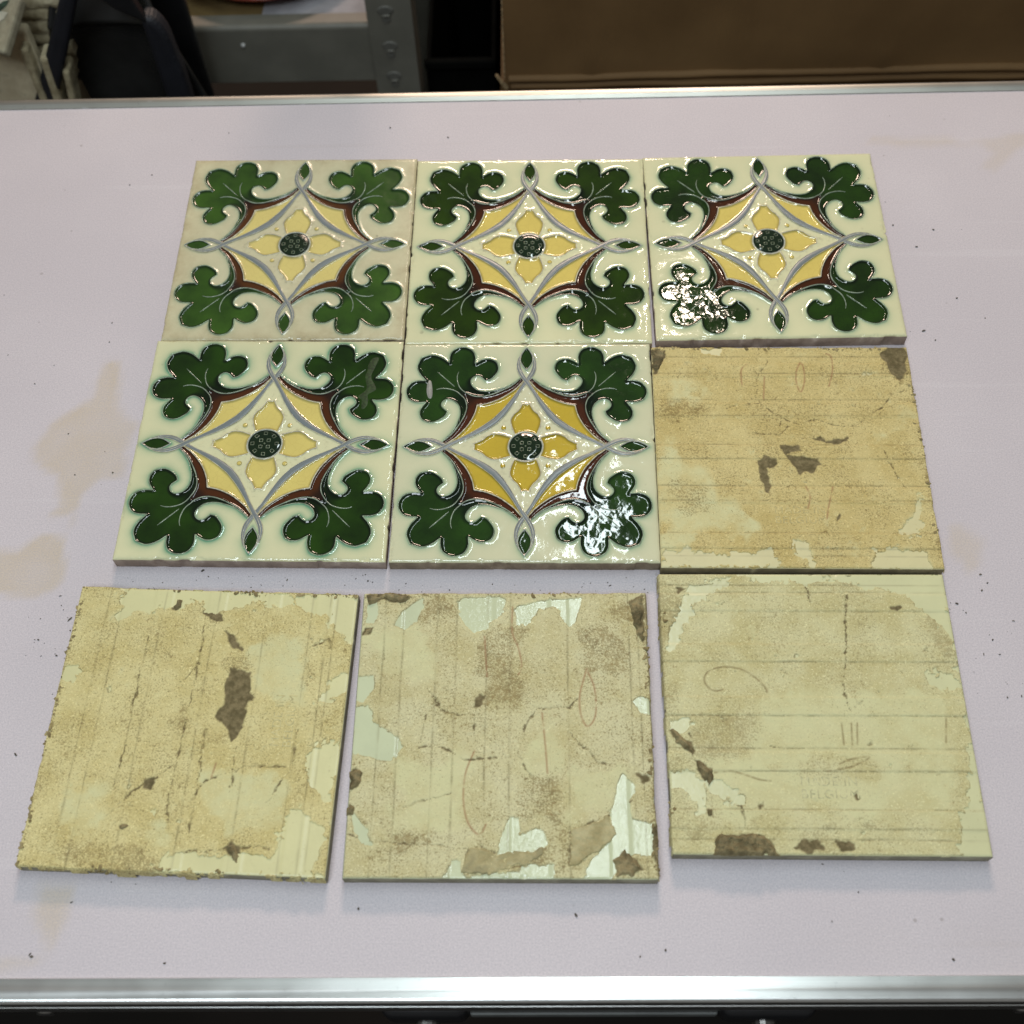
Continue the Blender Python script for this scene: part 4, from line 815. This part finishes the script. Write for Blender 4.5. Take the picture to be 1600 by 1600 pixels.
# two cartons, one on the other
def mat_card():
    t = NT('brown_cardboard'); c = t.co()
    b = t.mix(t.ramp(t.noise(c, 9, 4), 0.3, 0.7), (0.150, 0.082, 0.028), (0.195, 0.110, 0.040))
    w = t.n('ShaderNodeTexWave', bands_direction='X'); t.put(w.inputs['Vector'], c); w.inputs['Scale'].default_value = 60; w.inputs['Distortion'].default_value = 0.4
    return t.fin(b, 0.75, t.bump(w.outputs['Fac'], 0.05, 0.0006))
M_CARD = mat_card(); M_CARDE = plain('cardboard_edge', (0.33, 0.23, 0.12), 0.9, scale=400, var=0.4)
def carton(name, lo, hi, label, taper=0.0):
    r = empty(name, ((lo[0] + hi[0]) / 2, (lo[1] + hi[1]) / 2, lo[2]), 0, label, 'box', 'brown cartons stacked behind the table')
    # front panel as a gently buckled grid, then the other walls
    nx_, nz_ = 60, 24; xs = np.linspace(lo[0], hi[0], nx_); zs = np.linspace(lo[2], hi[2], nz_)
    XX, ZZ = np.meshgrid(xs, zs, indexing='ij')
    bul = 0.0035 * fbm(XX.ravel(), ZZ.ravel(), 0.13, 3, 5)
    crease = sum(0.0042 * np.exp(-((XX.ravel() - cx_ + 0.1 * (ZZ.ravel() - lo[2])) / 0.004) ** 2) for cx_ in (lo[0] + 0.08, lo[0] + 0.205, lo[0] + 0.33))
    fade = np.clip((ZZ.ravel() - lo[2]) / 0.03, 0, 1)
    V = np.stack([XX.ravel(), lo[1] - bul * fade - crease * fade, ZZ.ravel()], 1)
    i_ = np.arange(nx_ * nz_).reshape(nx_, nz_); q = np.stack([i_[:-1, :-1], i_[1:, :-1], i_[1:, 1:], i_[:-1, 1:]], -1).reshape(-1, 4)
    at(mobj('front_panel', npmesh('front_panel', V, q, [M_CARD])), r)
    at(box('side_panel', (lo[0] + 0.0005, lo[1] + 0.002, lo[2]), (lo[0] + 0.005, hi[1], hi[2]), M_CARD, None, 0.001), r)
    at(box('side_panel', (hi[0] - 0.005, lo[1] + 0.002, lo[2]), (hi[0] - 0.0005, hi[1], hi[2]), M_CARD, None, 0.001), r)
    at(box('back_panel', (lo[0] + 0.006, hi[1] - 0.005, lo[2]), (hi[0] - 0.006, hi[1], hi[2]), M_CARD), r)
    at(box('bottom_flap', (lo[0] + 0.006, lo[1] + 0.006, lo[2] + 0.001), (hi[0] - 0.006, hi[1] - 0.006, lo[2] + 0.006), M_CARD), r)
    at(box('top_flap', (lo[0] + 0.006, lo[1] + 0.004, hi[2] - 0.006), (hi[0] - 0.006, hi[1] - 0.006, hi[2] - 0.001), M_CARD), r)
    return r
def ripple(par, y, z0, slope, h, x0, x1, seed, dep):
    """crushed fold of board running along the bottom of a carton"""
    n_ = 60; xs = np.linspace(x0, x1, n_); V = []
    for k in range(n_):
        zz = z0 + slope * (xs[k] - x0) + 0.0022 * float(fbm(np.array([xs[k]]), np.array([0.0]), 0.09, 3, seed)[0])
        for dy, dz in ((0.004, 0.0), (-dep, h * 0.15), (-dep * 1.3, h * 0.5), (-dep * 0.8, h * 0.9), (0.004, h)): V.append((xs[k], y + dy, zz + dz))
    F = [[k * 5 + j, (k + 1) * 5 + j, (k + 1) * 5 + j + 1, k * 5 + j + 1] for k in range(n_ - 1) for j in range(4)]
    at(mobj('crushed_fold', npmesh('crushed_fold', V, F, [M_CARD])), par)
c1 = carton('carton', (-0.0255, 0.86, 0.650), (0.62, 1.22, 0.80), 'large brown cardboard carton with crushed bottom fold, behind the right half of the table')
ripple(c1, 0.860, 0.6585, 0.004, 0.0062, -0.022, 0.62, 3, 0.0035)
ripple(c1, 0.860, 0.6500, 0.004, 0.0060, -0.020, 0.62, 8, 0.0030)
c2 = carton('carton', (-0.030, 0.872, 0.0), (0.60, 1.22, 0.646), 'tall brown carton carrying the larger one, showing only below its crushed fold')
bm = bmesh.new()
for k in range(27):
    z = 0.662 + k * 0.0046
    bm_box(bm, (-0.0262, 0.8588, z), (-0.0250, 0.8612, z + 0.0022 + 0.001 * (k % 3)))
at(mobj('torn_edge', bm_mesh('torn_edge', bm, M_CARDE)), c1)
at(prism('torn_flap', [(-0.0335, 0.668), (-0.0318, 0.669), (-0.0225, 0.6545), (-0.0245, 0.652)], 0.855, 0.8575, M_CARDE, None), c1)

# a tub added to keep the gap between shelf and cartons dark
tb = empty('added_dark_tub', (-0.075, 1.15, 0), 0, 'tall dark tub added on the floor to blacken the gap left of the cartons', 'tub')
M_TUB = plain('gap_darkening_black', (0.005, 0.005, 0.0045), 0.9, Specular_IOR_Level=0.0)  # near-black without sheen, so the gap stays dark
for nm, lo, hi in (('front_wall', (-0.107, 0.985, 0.0), (-0.038, 0.989, 0.57)), ('back_wall', (-0.107, 1.40, 0.0), (-0.038, 1.404, 0.57)), ('side_wall', (-0.107, 0.9895, 0.0), (-0.103, 1.3995, 0.57)), ('side_wall', (-0.042, 0.9895, 0.0), (-0.038, 1.3995, 0.57)), ('base', (-0.1025, 0.9895, 0.002), (-0.0425, 1.3995, 0.006))):
    pbox(tb, nm, lo, hi, M_TUB)
pbox(tb, 'rim', (-0.108, 0.978, 0.5705), (-0.037, 0.986, 0.580), M_TUB, 0.002)

# black moulded case in front of the shelf
M_NAVY = plain('black_navy_strap', (0.010, 0.011, 0.016), 0.6, bump=0.2, bscale=900)
M_SHELL = plain('glossy_black_shell', (0.026, 0.026, 0.025), 0.22, var=0.3, scale=20)
cs = empty('black_case', (-0.36, 0.84, 0), 0, 'black plastic case with rounded shell and slanted strap, behind the back left of the table', 'case')
def lean(p0, p1, dep0, dep1, name, mat, bevel=0.004): return at(prism(name, [p0[0], p0[1], p1[1], p1[0]], dep0, dep1, mat, None, bevel, 3), cs)
at(prism('side_strap', [(-0.366, 0.79), (-0.428, 0.68), (-0.50, 0.55), (-0.475, 0.55), (-0.408, 0.68), (-0.352, 0.79), (-0.34, 0.815), (-0.352, 0.815)], 0.815, 0.829, M_NAVY, None, 0.004, 3), cs)
# shell: a concave panel bowed in plan with a curved seam
n_ = 24; V = []; F = []
for r_, (zt, yb) in enumerate(((0.56, 0.86), (0.64, 0.853), (0.715, 0.846), (0.736, 0.842), (0.7385, 0.838), (0.742, 0.8385), (0.760, 0.846), (0.80, 0.858), (0.84, 0.868))):
    for k in range(n_ + 1):
        t_ = k / n_; x = (-0.46 + 0.56 * (zt - 0.56) * 0.62) * (1 - t_) + (-0.300 - 0.02 * (zt - 0.7) / 0.1) * t_
        dip = 0.007 * (1 - (2 * t_ - 1) ** 2)
        V.append((x, yb + 0.016 * (1 - (2 * t_ - 1) ** 2), zt - dip * (1 if 2 < r_ < 7 else 0.4)))
for r_ in range(8):
    for k in range(n_): F.append([r_ * (n_ + 1) + k, r_ * (n_ + 1) + k + 1, (r_ + 1) * (n_ + 1) + k + 1, (r_ + 1) * (n_ + 1) + k])
o = at(mobj('front_shell', npmesh('front_shell', V, F, [M_SHELL])), cs)
md = o.modifiers.new('thickness', 'SOLIDIFY'); md.thickness = 0.003; md.offset = -1
lob = [(-0.318, 0.55), (-0.317, 0.752)] + [(-0.312 + 0.0 + 0.014 * math.sin(q), 0.728 + 0.028 * math.cos(q)) for q in np.linspace(0.0, 1.35, 7)] + [(-0.2975, 0.715), (-0.296, 0.70), (-0.2965, 0.55)]
at(prism('rounded_lug', lob, 0.828, 0.846, M_NAVY, None, 0.005, 3), cs)
at(prism('lid_flap', [(-0.348, 0.800), (-0.343, 0.776), (-0.333, 0.766), (-0.318, 0.757), (-0.311, 0.752), (-0.318, 0.780), (-0.324, 0.800)], 0.826, 0.836, M_BLACK, None, 0.002, 2), cs)
at(box('back_shell', (-0.46, 0.905, 0.0), (-0.302, 0.915, 0.78), M_BLACK, None, 0.003), cs)
at(box('base', (-0.47, 0.84, 0.0), (-0.302, 0.912, 0.548), M_BLACK, None, 0.006), cs)

# reclaimed tiles at the far left, on a low bench
bn = empty('low_bench', (-0.56, 0.93, 0), 0, 'low wooden bench under the stacked reclaimed tiles, almost hidden behind the table', 'bench')
M_WOOD = plain('dull_wood', (0.16, 0.11, 0.06), 0.8, scale=20)
pbox(bn, 'board', (-0.78, 0.74, 0.64), (-0.398, 1.10, 0.67), M_WOOD, 0.002)
for x in (-0.77, -0.432):
    for y in (0.75, 1.06): pbox(bn, 'leg', (x, y, 0), (x + 0.03, y + 0.03, 0.639), M_WOOD)
M_SLABS = [mat_clay('reclaimed_clay_a', (0.24, 0.20, 0.12), (0.48, 0.42, 0.27), 3.1), mat_clay('reclaimed_clay_b', (0.30, 0.25, 0.15), (0.55, 0.49, 0.33), 4.1)]
def slab(x0, x1, y0, y1, z, h, mat, seed, label):
    n_ = 40; xs = np.linspace(x0, x1, n_); V = []; sec = 8; q = np.arange(sec) / (sec - 1)
    for k in range(n_):
        bu = 0.0022 * fbm(np.full(sec, xs[k]), q * h + seed, 0.012, 3, seed)
        for j in range(sec):
            V.append((xs[k], y0 - 0.0016 * math.sin(math.pi * q[j]) + bu[j], z + q[j] * h))
    F = [[k * sec + j, (k + 1) * sec + j, (k + 1) * sec + j + 1, k * sec + j + 1] for k in range(n_ - 1) for j in range(sec - 1)]
    b0 = len(V)
    V += [(x0, y1, z), (x1, y1, z), (x1, y1, z + h), (x0, y1, z + h)]
    top = [k * sec + sec - 1 for k in range(n_)]; bot = [k * sec for k in range(n_)]
    F += [top + [b0 + 2, b0 + 3], bot[::-1] + [b0, b0 + 1], [b0, b0 + 3, b0 + 2, b0 + 1], [j for j in range(sec)][::-1] + [b0, b0 + 3][::1], [(n_ - 1) * sec + j for j in range(sec)] + [b0 + 2, b0 + 1]]
    o = mobj('reclaimed_tile', npmesh('reclaimed_tile', V, F, [mat], smooth=False))
    tag(o, label, 'tile', 'rough reclaimed tiles stacked behind the table')
ords = ['lowest', 'second from the bottom', 'third from the bottom', 'fourth from the bottom', 'fifth from the bottom', 'sixth from the bottom', 'seventh from the bottom', 'fourth from the top', 'third from the top', 'second from the top', 'topmost']
z = 0.6702
for k in range(11):
    h = 0.0100 + 0.0014 * ((k * 7) % 3)
    slab(-0.522 + 0.003 * (k % 3), -0.388 + 0.004 * ((k * 5) % 4) - (0.012 if z < 0.72 else 0.0), 0.846 + 0.004 * ((k * 3) % 3), 0.985, z, h, M_SLABS[k % 2], k,
         'rough buff tile seen edge-on, %s in the stack at far left' % ords[k])
    z += h + 0.0007
M_PLAIN = mat_clay('buff_tile_back', (0.50, 0.43, 0.29), (0.60, 0.53, 0.37), 5.0)
def leaning(name, loc, rot, size, mat, label, cat):
    r = empty(name, loc, 0, label, cat); r.rotation_euler = rot
    bm = bmesh.new(); bm_box(bm, (-size[0] / 2, -size[1] / 2, 0), (size[0] / 2, size[1] / 2, size[2]), 0.0025, 2)
    mobj('slab_body', bm_mesh('slab_body', bm, mat), r); return r
leaning('plain_tile', (-0.4865, 0.826, 0.6702), (math.radians(-3), 0, 0), (0.152, 0.012, 0.079), M_PLAIN, 'plain buff tile standing on edge in front of the stack at the far left', 'tile')
box_b = box('wood_block', (-0.60, 0.775, 0.6702), (-0.480, 0.816, 0.7560), M_WOOD, None, 0.003)
tag(box_b, 'small dull wooden block propping the tile fragment, just outside the left edge', 'block')
lt = leaning('tile_fragment', (-0.485, 0.811, 0.7575), (math.radians(-62), 0, math.radians(-20)), (0.152, 0.010, 0.046), mat_clay('grey_glazed_tile', (0.25, 0.22, 0.15), (0.36, 0.33, 0.23), 6.0), 'old tile fragment with dark green leaf sprays on pale ground, at the far left corner', 'tile')
M_SPRAY = plain('dark_green_spray', (0.045, 0.075, 0.05), 0.3, var=0.4, scale=120); M_PALE = plain('pale_spray_ground', (0.52, 0.50, 0.40), 0.3, var=0.2, scale=80)
def leafprism(par, name, cx, cz, L, w, ang, mat, y):
    o = [(-L / 2, 0), (-L / 6, w / 2), (L / 4, w / 2.3), (L / 2, 0), (L / 4, -w / 2.6), (-L / 6, -w / 2.2)]
    ca, sa = math.cos(ang), math.sin(ang)
    return prism(name, [(cx + ca * a_ - sa * b_, cz + sa * a_ + ca * b_) for a_, b_ in o], y, y + 0.0016, mat, par)
for cx in (0.058, 0.040, 0.012, -0.02, -0.05):
    for k in range(3):
        zc = 0.009 + 0.013 * k
        leafprism(lt, 'pale_leaf', cx + 0.004 * (k % 2), zc + 0.004, 0.018, 0.008, 1.2 - 0.5 * (k % 3), M_PALE, -0.0056)
        leafprism(lt, 'green_leaf', cx - 0.004 + 0.008 * ((k + 1) % 2), zc, 0.016, 0.005, 0.9 + 0.5 * (k % 2), M_SPRAY, -0.0060)
for k, (x, w_, h_, tl) in enumerate(((-0.4045, 0.006, 0.060, -2), (-0.3945, 0.007, 0.050, -5), (-0.3835, 0.006, 0.036, -9))):
    leaning('clay_shard', (x - 0.012, 0.822 + 0.002 * k, 0.6702), (0, math.radians(-tl), 0), (w_, 0.02, h_ + 0.01), M_SLABS[k % 2],
            ('thin upright clay shard next to the plain buff tile', 'middle one of three upright clay shards by the black strap', 'short upright clay shard nearest the black strap')[k], 'shard')
